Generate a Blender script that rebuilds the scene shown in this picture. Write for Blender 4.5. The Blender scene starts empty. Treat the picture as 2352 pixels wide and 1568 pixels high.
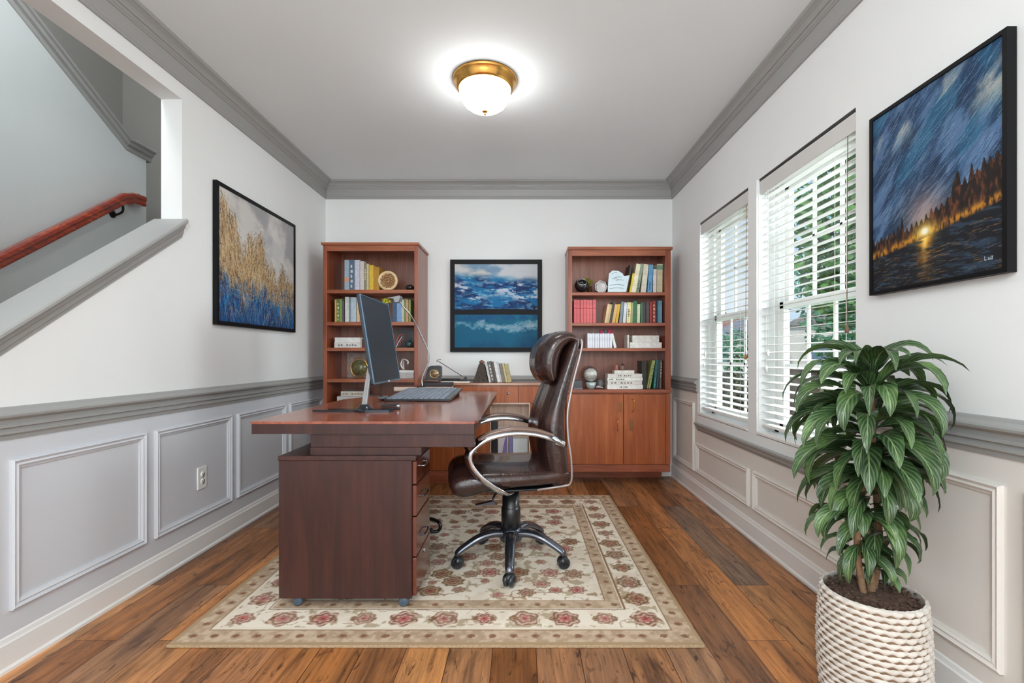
import bpy, bmesh, math, random
import numpy as np
from mathutils import Vector, Matrix
random.seed(7)
sc = bpy.context.scene
COL = sc.collection
PI = math.pi

# ------------------------------------------------------------------ camera, world, lights, exposure
F = 1090.0; CXP = 1198.0; CYP = 818.0; EYE = 1.118      # focal length in pixels, vanishing point, eye height
cam_d = bpy.data.cameras.new('camera'); cam = bpy.data.objects.new('camera', cam_d); COL.objects.link(cam)
cam.location = (0, 0, EYE); cam.rotation_euler = (PI/2, 0, 0)
cam_d.sensor_width = 36; cam_d.lens = 36*F/2352; cam_d.shift_x = -(CXP-1176)/2352; cam_d.shift_y = (CYP-784)/2352
cam_d.clip_start = 0.02; cam_d.clip_end = 200
sc.camera = cam
sc.view_settings.view_transform = 'Standard'; sc.view_settings.look = 'None'; sc.view_settings.gamma = 1
sc.view_settings.use_curve_mapping = False
sc.view_settings.exposure = 0.02
sc.cycles.use_denoising = True
sc.cycles.max_bounces = 8; sc.cycles.diffuse_bounces = 5; sc.cycles.glossy_bounces = 4; sc.cycles.transparent_max_bounces = 16
sc.cycles.sample_clamp_indirect = 6; sc.cycles.caustics_reflective = False; sc.cycles.caustics_refractive = False

world = bpy.data.worlds.new('sky'); sc.world = world; world.use_nodes = True
wn = world.node_tree; wn.nodes.clear()
def wnode(t): return wn.nodes.new(t)
wo = wnode('ShaderNodeOutputWorld'); bg = wnode('ShaderNodeBackground'); tc = wnode('ShaderNodeTexCoord')
sp = wnode('ShaderNodeSeparateXYZ'); rp = wnode('ShaderNodeValToRGB'); ns = wnode('ShaderNodeTexNoise'); mx = wnode('ShaderNodeMixRGB'); r2 = wnode('ShaderNodeValToRGB')
wn.links.new(tc.outputs['Generated'], sp.inputs[0]); wn.links.new(sp.outputs['Z'], rp.inputs[0])
rp.color_ramp.elements[0].position = 0.0; rp.color_ramp.elements[0].color = (0.62, 0.80, 1.0, 1)
rp.color_ramp.elements[1].position = 0.6; rp.color_ramp.elements[1].color = (0.42, 0.64, 0.95, 1)
ns.inputs['Scale'].default_value = 2.6; ns.inputs['Detail'].default_value = 5
wn.links.new(tc.outputs['Generated'], ns.inputs['Vector']); wn.links.new(ns.outputs['Fac'], r2.inputs[0])
r2.color_ramp.elements[0].position = 0.52; r2.color_ramp.elements[1].position = 0.72
wn.links.new(r2.outputs[0], mx.inputs[0]); wn.links.new(rp.outputs[0], mx.inputs[1]); mx.inputs[2].default_value = (0.97, 0.98, 1.0, 1)
wn.links.new(mx.outputs[0], bg.inputs[0]); bg.inputs[1].default_value = 1.0; wn.links.new(bg.outputs[0], wo.inputs[0])

def light(name, kind, loc, rot, energy, color=(1, 1, 1), size=1, size_y=None, angle=None):
    d = bpy.data.lights.new(name, kind); o = bpy.data.objects.new(name, d); COL.objects.link(o)
    o.location = loc; o.rotation_euler = rot; d.energy = energy; d.color = color
    if kind == 'AREA':
        d.size = size
        if size_y: d.shape = 'RECTANGLE'; d.size_y = size_y
    if kind == 'POINT': d.shadow_soft_size = size
    if kind == 'SUN': d.angle = angle or 0.05
    return o
light('sun', 'SUN', (-5, -5, 12), (math.radians(38), math.radians(-38), 0), 2.2, (1, .96, .9), angle=0.1)
light('rear_fill_area', 'AREA', (-0.2, -2.35, 1.45), (PI/2, 0, 0), 74, (.92, .985, 1), 2.6, 2.1)  # unseen fill panel added in the rear opening to brighten the room
light('window_fill_sun', 'SUN', (6, 3, 6), (0, math.radians(70), 0), 3.5, (.96, .98, 1), angle=math.radians(75))  # second sun added to push light through the blinds onto the left wall
light('window_fill_area', 'AREA', (3.3, 1.7, 2.1), (0, math.radians(82), math.radians(-20)), 200, (.94, .98, 1), 1.7, 1.7)  # panel added outside, beyond the view, to brighten the room through the windows
light('rear_fill_point', 'POINT', (-.2, -.7, 2.25), (0, 0, 0), 84, (.95, .99, 1), 0.25)  # fill point added behind the camera for the side walls; no fixture
light('stair_fill_point', 'POINT', (-2.3, 1.5, 3.9), (0, 0, 0), 76, (.97, .99, 1), 0.25)  # unseen point added to brighten the stairwell; it has no fixture

# ------------------------------------------------------------------ helpers
def S(r, g, b):                                         # sRGB 0..255 to linear
    f = lambda c: (c/255)/12.92 if c/255 <= .04045 else ((c/255+.055)/1.055)**2.4
    return (f(r), f(g), f(b), 1)
def P(x, y, Z):                                         # a photo pixel at a depth, to a point
    return Vector(((x-CXP)*Z/F, Z, EYE-(y-CYP)*Z/F))
def px(x, Z): return (x-CXP)*Z/F
def pz(y, Z): return EYE-(y-CYP)*Z/F

class Nt:
    def __init__(s, name):
        s.m = bpy.data.materials.new(name); s.m.use_nodes = True; s.t = s.m.node_tree; s.t.nodes.clear()
        s.o = s.n('ShaderNodeOutputMaterial'); s.b = s.n('ShaderNodeBsdfPrincipled'); s.l(s.b.outputs[0], s.o.inputs[0])
    def n(s, t, **k):
        x = s.t.nodes.new(t)
        for a, v in k.items(): setattr(x, a, v)
        return x
    def l(s, a, b): s.t.links.new(a, b)
    def coords(s, kind='Object', scale=(1, 1, 1)):
        c = s.n('ShaderNodeTexCoord'); m = s.n('ShaderNodeMapping'); s.l(c.outputs[kind], m.inputs[0]); m.inputs['Scale'].default_value = scale
        return m.outputs[0]
    def noise(s, v, scale, detail=3, rough=.5, dist=0):
        x = s.n('ShaderNodeTexNoise'); s.l(v, x.inputs['Vector']); x.inputs['Scale'].default_value = scale; x.inputs['Detail'].default_value = detail
        x.inputs['Roughness'].default_value = rough; x.inputs['Distortion'].default_value = dist
        return x.outputs['Fac']
    def ramp(s, f, stops):
        x = s.n('ShaderNodeValToRGB'); s.l(f, x.inputs[0]); e = x.color_ramp.elements
        while len(e) < len(stops): e.new(.5)
        for i, (p, c) in enumerate(stops): e[i].position = p; e[i].color = c
        return x.outputs[0]
    def mix(s, f, a, b, mode='MIX'):
        x = s.n('ShaderNodeMixRGB', blend_type=mode)
        for i, v in enumerate((f, a, b)):
            if isinstance(v, (int, float)): x.inputs[i].default_value = v
            elif isinstance(v, tuple): x.inputs[i].default_value = v
            else: s.l(v, x.inputs[i])
        return x.outputs[0]
    def math(s, op, a, b=None):
        x = s.n('ShaderNodeMath', operation=op)
        for i, v in enumerate((a, b)):
            if v is None: continue
            if isinstance(v, (int, float)): x.inputs[i].default_value = v
            else: s.l(v, x.inputs[i])
        return x.outputs[0]
    def bump(s, h, strength=.2, dist=.005):
        x = s.n('ShaderNodeBump'); x.inputs['Strength'].default_value = strength; x.inputs['Distance'].default_value = dist
        s.l(h, x.inputs['Height']); s.l(x.outputs[0], s.b.inputs['Normal'])
    def set(s, color=None, rough=None, metal=None, coat=None, spec=None):
        if color is not None:
            if isinstance(color, tuple): s.b.inputs['Base Color'].default_value = color
            else: s.l(color, s.b.inputs['Base Color'])
        for k, v in (('Roughness', rough), ('Metallic', metal), ('Coat Weight', coat), ('Specular IOR Level', spec)):
            if v is None: continue
            if isinstance(v, (int, float)): s.b.inputs[k].default_value = v
            else: s.l(v, s.b.inputs[k])
        return s

MATS = {}
def plain(name, rgb, rough=.5, metal=0, coat=0, var=.06, scale=12, bump=.05):
    if name in MATS: return MATS[name]
    t = Nt(name); c = S(*rgb); v = t.coords('Object')
    f = t.noise(v, scale, 4)
    lo = tuple(x*(1-var) for x in c[:3])+(1,); hi = tuple(min(1, x*(1+var)) for x in c[:3])+(1,)
    t.set(t.ramp(f, [(.3, lo), (.7, hi)]), rough, metal, coat)
    if bump: t.bump(t.noise(v, scale*14, 2), bump, .002)
    MATS[name] = t.m; return t.m
def wood(name, c1, c2, c3, grain='Z', rough=.35, coat=.3, fine=90):
    t = Nt(name); sc_ = {'X': (1.0, 9, 9), 'Y': (9, 1.0, 9), 'Z': (9, 9, 1.0)}[grain]
    sf = {'X': (2.5, fine, fine), 'Y': (fine, 2.5, fine), 'Z': (fine, fine, 2.5)}[grain]
    a = t.noise(t.coords('Object', sc_), 1.6, 5, .6, .8); b = t.noise(t.coords('Object', sf), 1.0, 3, .6)
    base = t.ramp(a, [(.3, S(*c1)), (.5, S(*c2)), (.72, S(*c3))])
    g = t.ramp(b, [(.35, (.62, .62, .62, 1)), (.6, (1, 1, 1, 1))])
    t.set(t.mix(.55, base, g, 'MULTIPLY'), rough, 0, coat); t.b.inputs['Coat Roughness'].default_value = .12
    t.bump(b, .04, .001); return t.m

M = {}
M['wall'] = plain('wall_paint', (236, 238, 238), .85, var=.015, scale=2, bump=.03)
M['ceil'] = plain('ceiling_paint', (232, 238, 240), .9, var=.01, scale=2, bump=.03)
M['trim'] = plain('grey_trim_paint', (160, 160, 158), .45, var=.01, scale=3, bump=.02)
M['wainr'] = plain('warm_wainscot_paint', (230, 226, 220), .5, var=.01, scale=3, bump=.02)
M['wains'] = plain('wainscot_paint', (212, 215, 221), .5, var=.01, scale=3, bump=.02)
M['white'] = plain('white_paint', (238, 238, 236), .4, var=.01, scale=3, bump=.02)
M['wood_lc'] = wood('mahogany_bookcase', (124, 58, 34), (146, 74, 46), (164, 90, 60), 'Z')
M['wood_lcx'] = wood('mahogany_shelf', (138, 72, 44), (164, 94, 62), (184, 114, 80), 'X')
M['wood_back'] = wood('mahogany_back_panel', (122, 74, 58), (142, 90, 72), (160, 106, 88), 'Z')
M['wood_rc'] = wood('warm_mahogany', (152, 74, 34), (172, 90, 45), (190, 108, 60), 'Z')
M['wood_rcx'] = wood('warm_mahogany_rail', (140, 72, 48), (164, 90, 62), (184, 110, 80), 'X')
M['wood_dk'] = wood('desk_veneer_with_shade', (48, 24, 21), (62, 31, 26), (76, 40, 32), 'Z', .45, .1)  # shade on the desk fronts is put into this darker veneer colour
M['wood_top'] = wood('polished_desk_top', (140, 72, 52), (164, 90, 66), (184, 112, 86), 'Y', .22, .5)
M['wood_md'] = wood('mid_mahogany', (84, 40, 30), (104, 52, 38), (124, 66, 50), 'Z', .22, .5)
M['gold'] = plain('brass', (214, 160, 84), .25, 1, var=.05)
M['chrome'] = plain('chrome', (205, 208, 214), .12, 1, var=.03, bump=0)
M['gun'] = plain('dark_chrome', (92, 96, 108), .18, .9, var=.05, bump=0)
M['black'] = plain('black_plastic', (22, 23, 26), .35, 0, .3)
M['caster'] = plain('caster_rubber', (32, 38, 46), .3, 0, .4)
M['castergrey'] = plain('blue_grey_caster', (72, 88, 104), .35, 0, .3)
M['blackframe'] = plain('black_frame', (14, 13, 16), .5, 0, 0, bump=0); M['blackframe'].node_tree.nodes['Principled BSDF'].inputs['Specular IOR Level'].default_value = .2
M['dark'] = plain('dark_gap', (14, 12, 12), .9)
M['paper'] = plain('paper_pages', (232, 228, 218), .8, scale=60)
M['silver'] = plain('silver', (190, 190, 192), .28, .9)
M['soil'] = plain('potting_soil', (96, 74, 62), 1, var=.5, scale=90, bump=.9)

def leather():
    t = Nt('brown_leather'); v = t.coords('Object')
    a = t.noise(v, 5, 4, .6, .6); b = t.n('ShaderNodeTexVoronoi'); t.l(v, b.inputs['Vector']); b.inputs['Scale'].default_value = 260
    w = t.noise(t.coords('Object', (6, 2, 6)), 5, 3, .5, 1.5)
    t.set(t.ramp(a, [(.3, S(34, 20, 19)), (.55, S(52, 32, 29)), (.8, S(80, 54, 47))]), .27, 0, .3)
    h = t.math('ADD', t.math('MULTIPLY', b.outputs['Distance'], .12), t.math('MULTIPLY', w, 1.2)); t.bump(h, .35, .006); return t.m
M['leather'] = leather()

def floor_mat():
    t = Nt('plank_floor'); c = t.n('ShaderNodeTexCoord'); s = t.n('ShaderNodeSeparateXYZ'); t.l(c.outputs['Object'], s.inputs[0])
    cb = t.n('ShaderNodeCombineXYZ'); t.l(s.outputs['Y'], cb.inputs[0]); t.l(s.outputs['X'], cb.inputs[1])
    def brick(c1, c2, mortar, ms):
        b = t.n('ShaderNodeTexBrick'); t.l(cb.outputs[0], b.inputs['Vector']); b.offset = .37; b.offset_frequency = 2
        b.inputs['Scale'].default_value = 1; b.inputs['Brick Width'].default_value = 1.22; b.inputs['Row Height'].default_value = .165
        b.inputs['Mortar Size'].default_value = ms; b.inputs['Color1'].default_value = c1; b.inputs['Color2'].default_value = c2; b.inputs['Mortar'].default_value = mortar
        b.inputs['Mortar Smooth'].default_value = 0
        return b
    b = brick((0, 0, 0, 1), (1, 1, 1, 1), (.5, .5, .5, 1), .0)
    seam = brick((1, 1, 1, 1), (1, 1, 1, 1), (.25, .2, .18, 1), .0016)
    rnd = b.outputs['Color']
    # every plank gets its own stretch of grain
    off = t.n('ShaderNodeVectorMath', operation='MULTIPLY_ADD'); t.l(rnd, off.inputs[0]); off.inputs[1].default_value = (13, 29, 7); t.l(c.outputs['Object'], off.inputs[2])
    def stretched(sx, sy):
        m = t.n('ShaderNodeMapping'); t.l(off.outputs[0], m.inputs[0]); m.inputs['Scale'].default_value = (sx, sy, 1); return m.outputs[0]
    big = t.noise(stretched(6, 1.1), 1.4, 5, .6, 1.2); fine = t.noise(stretched(70, 3.2), 1, 4, .65, .5); knots = t.noise(stretched(16, 4.5), 1.3, 4, .6, 2.2)
    scr = t.noise(stretched(26, 1.2), 1, 6, .75, .6)
    col = t.ramp(rnd, [(0, S(112, 76, 54)), (.2, S(196, 130, 76)), (.4, S(130, 106, 90)), (.6, S(212, 144, 86)), (.8, S(140, 88, 48)), (1, S(222, 160, 104))])
    tone = t.ramp(big, [(.33, (.30, .27, .27, 1)), (.47, (.85, .83, .8, 1)), (.66, (1.3, 1.22, 1.08, 1))])
    col = t.mix(.9, col, tone, 'MULTIPLY')
    col = t.mix(.6, col, t.ramp(fine, [(.34, (.4, .36, .34, 1)), (.56, (1, 1, 1, 1))]), 'MULTIPLY')
    col = t.mix(.85, col, t.ramp(knots, [(.30, (.16, .12, .11, 1)), (.43, (1, 1, 1, 1))]), 'MULTIPLY')
    col = t.mix(.6, col, t.ramp(scr, [(.33, (.35, .3, .3, 1)), (.45, (1, 1, 1, 1))]), 'MULTIPLY')
    col = t.mix(1, col, seam.outputs['Color'], 'MULTIPLY')
    t.set(col, t.ramp(fine, [(.3, (.5, .5, .5, 1)), (.7, (.32, .32, .32, 1))]), 0, .1)
    t.bump(fine, .12, .002); return t.m
M['floor'] = floor_mat()

def attr_mat(name, rough=.8, bump=.2, bscale=300, coat=0, stretch=(1, 1, 1)):
    t = Nt(name); a = t.n('ShaderNodeVertexColor', layer_name='pattern'); v = t.coords('Object', stretch)
    f = t.noise(v, bscale, 3, .6)
    t.set(t.mix(.22, a.outputs[0], t.ramp(f, [(.3, (.7, .7, .7, 1)), (.65, (1.1, 1.1, 1.1, 1))]), 'MULTIPLY'), rough, 0, coat)
    t.bump(f, bump, .002); return t.m
def glass_mat():
    t = Nt('window_glass'); t.t.nodes.remove(t.b)
    tr = t.n('ShaderNodeBsdfTransparent'); gl = t.n('ShaderNodeBsdfGlossy'); mixn = t.n('ShaderNodeMixShader'); mixn.inputs[0].default_value = .05
    tr.inputs[0].default_value = (.96, .985, .98, 1); gl.inputs['Roughness'].default_value = .02
    t.l(tr.outputs[0], mixn.inputs[1]); t.l(gl.outputs[0], mixn.inputs[2]); t.l(mixn.outputs[0], t.o.inputs[0]); return t.m
M['glass'] = glass_mat()
def emit(name, c, s):
    t = Nt(name); t.b.inputs['Base Color'].default_value = c; t.b.inputs['Emission Color'].default_value = c; t.b.inputs['Emission Strength'].default_value = s; return t.m

# --- mesh helpers
WPOS = {}
def box(bm, x0, x1, y0, y1, z0, z1, bev=0, mi=0, rot=None):
    x0, x1 = min(x0, x1), max(x0, x1); y0, y1 = min(y0, y1), max(y0, y1); z0, z1 = min(z0, z1), max(z0, z1)
    t = bmesh.new(); bmesh.ops.create_cube(t, size=1)
    for v in t.verts: v.co = Vector((x0+(v.co.x+.5)*(x1-x0), y0+(v.co.y+.5)*(y1-y0), z0+(v.co.z+.5)*(z1-z0)))
    if bev: bmesh.ops.bevel(t, geom=t.edges[:], offset=bev, segments=2, affect='EDGES', profile=.5)
    for f in t.faces: f.material_index = mi
    if rot: t.transform(rot)
    merge(bm, t)
def merge(bm, t):
    me = bpy.data.meshes.new('tmp'); t.to_mesh(me); t.free(); bm.from_mesh(me); bpy.data.meshes.remove(me)
def about(p, axis, a):
    p = Vector(p); return Matrix.Translation(p) @ Matrix.Rotation(a, 4, axis) @ Matrix.Translation(-p)
def lathe(bm, prof, c, seg=48, axis='Z', smooth=True, rot=None):   # prof: (r, h)
    t = bmesh.new(); rings = []
    for r, h in prof:
        rings.append([t.verts.new((r*math.cos(2*PI*k/seg), r*math.sin(2*PI*k/seg), h)) for k in range(seg)] if r > 1e-6 else [t.verts.new((0, 0, h))])
    for a, b in zip(rings, rings[1:]):
        for k in range(seg):
            k2 = (k+1) % seg
            vs = [a[k % len(a)], a[k2 % len(a)], b[k2 % len(b)], b[k % len(b)]]
            u = []
            for v in vs:
                if v not in u: u.append(v)
            if len(u) > 2:
                try: t.faces.new(u).smooth = smooth
                except ValueError: pass
    bmesh.ops.recalc_face_normals(t, faces=t.faces[:])
    if axis == 'Y': t.transform(Matrix.Rotation(PI/2, 4, 'X'))
    if axis == 'X': t.transform(Matrix.Rotation(PI/2, 4, 'Y'))
    if rot: t.transform(rot)
    t.transform(Matrix.Translation(Vector(c))); merge(bm, t)
def smooth_path(pts, n=6):
    pts = [Vector(p) for p in pts]; out = []
    e = [pts[0]*2-pts[1]]+pts+[pts[-1]*2-pts[-2]]
    for i in range(1, len(e)-2):
        p0, p1, p2, p3 = e[i-1:i+3]
        for k in range(n):
            u = k/n
            out.append(.5*((2*p1)+(p2-p0)*u+(2*p0-5*p1+4*p2-p3)*u*u+(3*p1-p0-3*p2+p3)*u**3))
    out.append(pts[-1]); return out
def tube(bm, pts, r, seg=10, flat=1.0, up=None, taper=None, mi=0):  # r: radius, flat: second radius as a share of r
    pts = [Vector(p) for p in pts]; t = bmesh.new(); rings = []; up = Vector(up) if up else None; prev = None
    for i, p in enumerate(pts):
        d = (pts[min(i+1, len(pts)-1)]-pts[max(i-1, 0)]).normalized()
        if up is not None: a = d.cross(up)
        else: a = (prev - d*prev.dot(d)) if prev is not None else d.orthogonal()
        if a.length < 1e-6: a = d.orthogonal()
        a.normalize(); prev = a; b = a.cross(d).normalized()
        rr = r*(taper[i] if taper else 1)
        rings.append([t.verts.new(p+a*rr*math.cos(2*PI*k/seg)+b*rr*flat*math.sin(2*PI*k/seg)) for k in range(seg)])
    for A, B in zip(rings, rings[1:]):
        for k in range(seg): t.faces.new((A[k], A[(k+1) % seg], B[(k+1) % seg], B[k])).smooth = True
    t.faces.new(rings[0]); t.faces.new(rings[-1][::-1]); bmesh.ops.recalc_face_normals(t, faces=t.faces[:])
    for f in t.faces: f.material_index = mi
    merge(bm, t)
def prism(bm, poly, a, b, axis='X', mi=0):               # polygon of (u, v) swept between a and b along an axis
    t = bmesh.new()
    mk = {'X': lambda u, v, w: (w, u, v), 'Y': lambda u, v, w: (u, w, v), 'Z': lambda u, v, w: (u, v, w)}[axis]
    A = [t.verts.new(mk(u, v, a)) for u, v in poly]; B = [t.verts.new(mk(u, v, b)) for u, v in poly]
    t.faces.new(A); t.faces.new(B[::-1])
    for i in range(len(poly)): t.faces.new((A[i], A[(i+1) % len(poly)], B[(i+1) % len(poly)], B[i]))
    bmesh.ops.recalc_face_normals(t, faces=t.faces[:])
    for f in t.faces: f.material_index = mi
    merge(bm, t)
def blob(bm, c, r, seg=3, amp=.0, seed=0):
    t = bmesh.new(); bmesh.ops.create_icosphere(t, subdivisions=seg, radius=1); rn = random.Random(seed); ph = [rn.uniform(0, 6) for _ in range(6)]
    for v in t.verts:
        n = v.co.normalized(); k = 1+amp*(math.sin(3*n.x+ph[0])*math.sin(4*n.y+ph[1])+.5*math.sin(7*n.z+ph[2])*math.sin(6*n.x+ph[3]))
        v.co = Vector((n.x*r[0]*k+c[0], n.y*r[1]*k+c[1], n.z*r[2]*k+c[2]))
    for f in t.faces: f.smooth = True
    merge(bm, t)
def link(name, bm, mat, parent=None, origin=None):
    if isinstance(bm, bmesh.types.BMesh):
        me = bpy.data.meshes.new(name); bm.to_mesh(me); bm.free()
    else: me = bm
    co = np.empty(len(me.vertices)*3); me.vertices.foreach_get('co', co); co = co.reshape(-1, 3)
    lo, hi = co.min(0), co.max(0)
    og = Vector(origin) if origin is not None else Vector(((lo[0]+hi[0])/2, (lo[1]+hi[1])/2, lo[2]))
    me.transform(Matrix.Translation(-og))
    for m in (mat if isinstance(mat, (list, tuple)) else [mat]): me.materials.append(m)
    o = bpy.data.objects.new(name, me); COL.objects.link(o); WPOS[o] = og
    if parent is not None: o.parent = parent; o.location = og-WPOS[parent]
    else: o.location = og
    return o
def thing(name, loc, label, cat, group=None):
    o = bpy.data.objects.new(name, None); COL.objects.link(o); o.location = loc; WPOS[o] = Vector(loc); o.empty_display_size = .05
    return tag(o, label, cat, group)
def tag(o, label, cat, group=None, kind=None):
    o['label'] = label; o['category'] = cat
    if group: o['group'] = group
    if kind: o['kind'] = kind
    return o
def struct(name, bm, mat, label=None, parent=None):
    o = link(name, bm, mat, parent)
    if parent is None:
        o['kind'] = 'structure'
        if label: o['label'] = label
    return o
def B(): return bmesh.new()
def bx(name, mat, parent, *a, bev=0, rot=None, origin=None):
    b = B(); box(b, *a, bev=bev, rot=rot); return link(name, b, mat, parent, origin)

# --- painting helpers (surface patterns kept as colour attributes on fine meshes)
def vnoise(x, y, seed):
    rs = np.random.RandomState(seed); g = rs.rand(128, 128); xi = np.floor(x).astype(int); yi = np.floor(y).astype(int)
    fx = x-xi; fy = y-yi; fx = fx*fx*(3-2*fx); fy = fy*fy*(3-2*fy)
    a = g[xi % 128, yi % 128]; b = g[(xi+1) % 128, yi % 128]; c = g[xi % 128, (yi+1) % 128]; d = g[(xi+1) % 128, (yi+1) % 128]
    return (a*(1-fx)+b*fx)*(1-fy)+(c*(1-fx)+d*fx)*fy
def fbm(x, y, seed, oct=5, gain=.55):
    s = 0; a = 1; n = 0
    for o in range(oct): s = s+a*vnoise(x*2**o, y*2**o, seed+o); n += a; a *= gain
    return s/n
def lerp(a, b, f): return a*(1-f[..., None])+np.array(b, float)*f[..., None]
def ss(x, a, b): t = np.clip((x-a)/(b-a), 0, 1); return t*t*(3-2*t)
def lin(img):
    c = np.clip(img/255., 0, 1); return np.where(c <= .04045, c/12.92, ((c+.055)/1.055)**2.4)
def painted(name, img, O, U, V, thick=0):                 # image rows from the bottom up, mesh spans O, O+U, O+V
    h, w, _ = img.shape; O, U, V = (np.array(q, float) for q in (O, U, V))
    u = (np.arange(w)/(w-1))[None, :, None]; v = (np.arange(h)/(h-1))[:, None, None]
    co = (O+U*u+V*v).reshape(-1, 3)
    me = bpy.data.meshes.new(name); me.vertices.add(w*h); me.vertices.foreach_set('co', co.ravel())
    i = np.arange((h-1)*(w-1)); r = i//(w-1); c = i % (w-1); a = r*w+c
    q = np.stack([a, a+1, a+1+w, a+w], 1).astype(np.int32)
    me.loops.add(q.size); me.loops.foreach_set('vertex_index', q.ravel()); me.polygons.add(len(q)); me.polygons.foreach_set('loop_start', np.arange(0, q.size, 4, dtype=np.int32))
    me.update(calc_edges=True); me.validate()
    at = me.color_attributes.new('pattern', 'FLOAT_COLOR', 'POINT')
    rgba = np.ones((h*w, 4), np.float32); rgba[:, :3] = lin(img).reshape(-1, 3); at.data.foreach_set('color', rgba.ravel())
    return me

# ------------------------------------------------------------------ the room
XL, XR, YB, ZC, YF = -1.836, 1.412, 4.447, 2.743, -2.3
b = B(); box(b, -3.8, 1.6, YF-.1, 4.6, -.12, 0); struct('floor', b, M['floor'], 'reclaimed-look plank floor in mixed browns')
b = B(); box(b, XL-.113, 1.6, YF-.1, 4.6, ZC, ZC+.12); struct('ceiling', b, M['ceil'], 'flat pale grey ceiling')
b = B(); box(b, XL-.113, 1.6, YB, YB+.12, 0, ZC); struct('wall_back', b, M['wall'], 'white back wall behind the bookcases')
# left wall with the sloped opening to the stairs
def lip(y): return 1.198+(y-1.638)*.7156
OY0, OY1, OZ = 1.35, 2.566, 2.507
b = B()
prism(b, [(OY1, 0), (YB, 0), (YB, ZC), (OY1, ZC)], XL-.113, XL)
prism(b, [(OY0, OZ), (OY1, OZ), (OY1, ZC), (OY0, ZC)], XL-.113, XL)
prism(b, [(OY0, 0), (OY1, 0), (OY1, lip(OY1)-.06), (OY0, lip(OY0)-.06)], XL-.113, XL)
prism(b, [(YF, 0), (OY0, 0), (OY0, ZC), (YF, ZC)], XL-.113, XL)
struct('wall_left', b, M['wall'], 'white left wall with sloped opening to the stairs')
# right wall with two window openings
W1 = (2.937, 3.757); W2 = (2.005, 2.824); WZ0, WZ1 = .655, 2.17; XO = XR+.17
b = B()
for y0, y1, z0, z1 in ((YF, W2[0], 0, ZC), (W2[0], W2[1], 0, WZ0), (W2[0], W2[1], WZ1, ZC), (W2[1], W1[0], 0, ZC), (W1[0], W1[1], 0, WZ0), (W1[0], W1[1], WZ1, ZC), (W1[1], YB, 0, ZC)):
    box(b, XR, XO, y0, y1, z0, z1)
struct('wall_right', b, M['wall'], 'white right wall with two tall windows')
# wall behind the camera with a wide cased opening
b = B()
for x0, x1, z0, z1 in ((XL, -1.5, 0, ZC), (1.15, XR, 0, ZC), (-1.5, 1.15, 2.5, ZC)): box(b, x0, x1, YF-.1, YF, z0, z1)
struct('wall_front', b, M['wall'])

def mould(name, prof, side, y0, y1, mat, label=None, mitre0=False, mitre1=True):
    # prof: (distance from wall, height) loop; side left/right run along Y, back runs along X
    b = B(); A, C = [], []
    for d, z in prof:
        if side == 'left': A.append((XL+d, y0+(d if mitre0 else 0), z)); C.append((XL+d, y1-(d if mitre1 else 0), z))
        elif side == 'right': A.append((XR-d, y0, z)); C.append((XR-d, y1-(d if mitre1 else 0), z))
        else: A.append((XL+d, YB-d, z)); C.append((XR-d, YB-d, z))
    A = [b.verts.new(p) for p in A]; C = [b.verts.new(p) for p in C]; n = len(A)
    b.faces.new(A); b.faces.new(C[::-1])
    for i in range(n): b.faces.new((A[i], A[(i+1) % n], C[(i+1) % n], C[i]))
    bmesh.ops.recalc_face_normals(b, faces=b.faces[:])
    return struct(name, b, mat, label)
zc = ZC
crown = [(0, zc-.154), (.012, zc-.154), (.012, zc-.146), (.016, zc-.14), (.016, zc-.132), (.010, zc-.126), (.020, zc-.068), (.026, zc-.066), (.026, zc-.06), (.034, zc-.054),
         (.036, zc-.046), (.046, zc-.044), (.048, zc-.036), (.058, zc-.026), (.072, zc-.018), (.084, zc-.014), (.084, zc-.006), (.088, zc), (0, zc)]
mould('trim_1', crown, 'left', YF, YB, M['trim'], 'grey stepped crown moulding along the left wall')
mould('trim_2', crown, 'back', 0, 0, M['trim'], 'grey stepped crown moulding along the back wall')
mould('trim_3', crown, 'right', YF, YB, M['trim'], 'grey stepped crown moulding along the right wall')
rail = [(0, .822), (.010, .822), (.012, .836), (.020, .842), (.020, .850), (.013, .853), (.013, .862), (.022, .866), (.022, .872), (.014, .876), (.017, .892), (.032, .902), (.034, .910), (.030, .916), (.014, .926), (.008, .936), (0, .938)]
mould('trim_4', rail, 'left', YF, YB, M['trim'], 'grey chair rail along the left wall')
mould('trim_5', rail, 'back', 0, 0, M['trim'], 'grey chair rail along the back wall')
def rail_r(n, y0, y1, lab, m1): return mould(n, rail, 'right', y0, y1, M['trim'], lab, mitre1=m1)
rail_r('trim_6', W1[1]+.035, YB, 'short grey chair rail in the right corner', True)
rail_r('trim_7', YF, W2[0]-.06, 'grey chair rail behind the potted plant', False)
base = [(0, 0), (.022, 0), (.022, .012), (.015, .02), (.015, .098), (.011, .104), (.008, .118), (.003, .124), (0, .125)]
mould('baseboard_left', base, 'left', YF, YB, M['white']); mould('baseboard_back', base, 'back', 0, 0, M['white']); mould('baseboard_right', base, 'right', YF, YB, M['white'])

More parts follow.
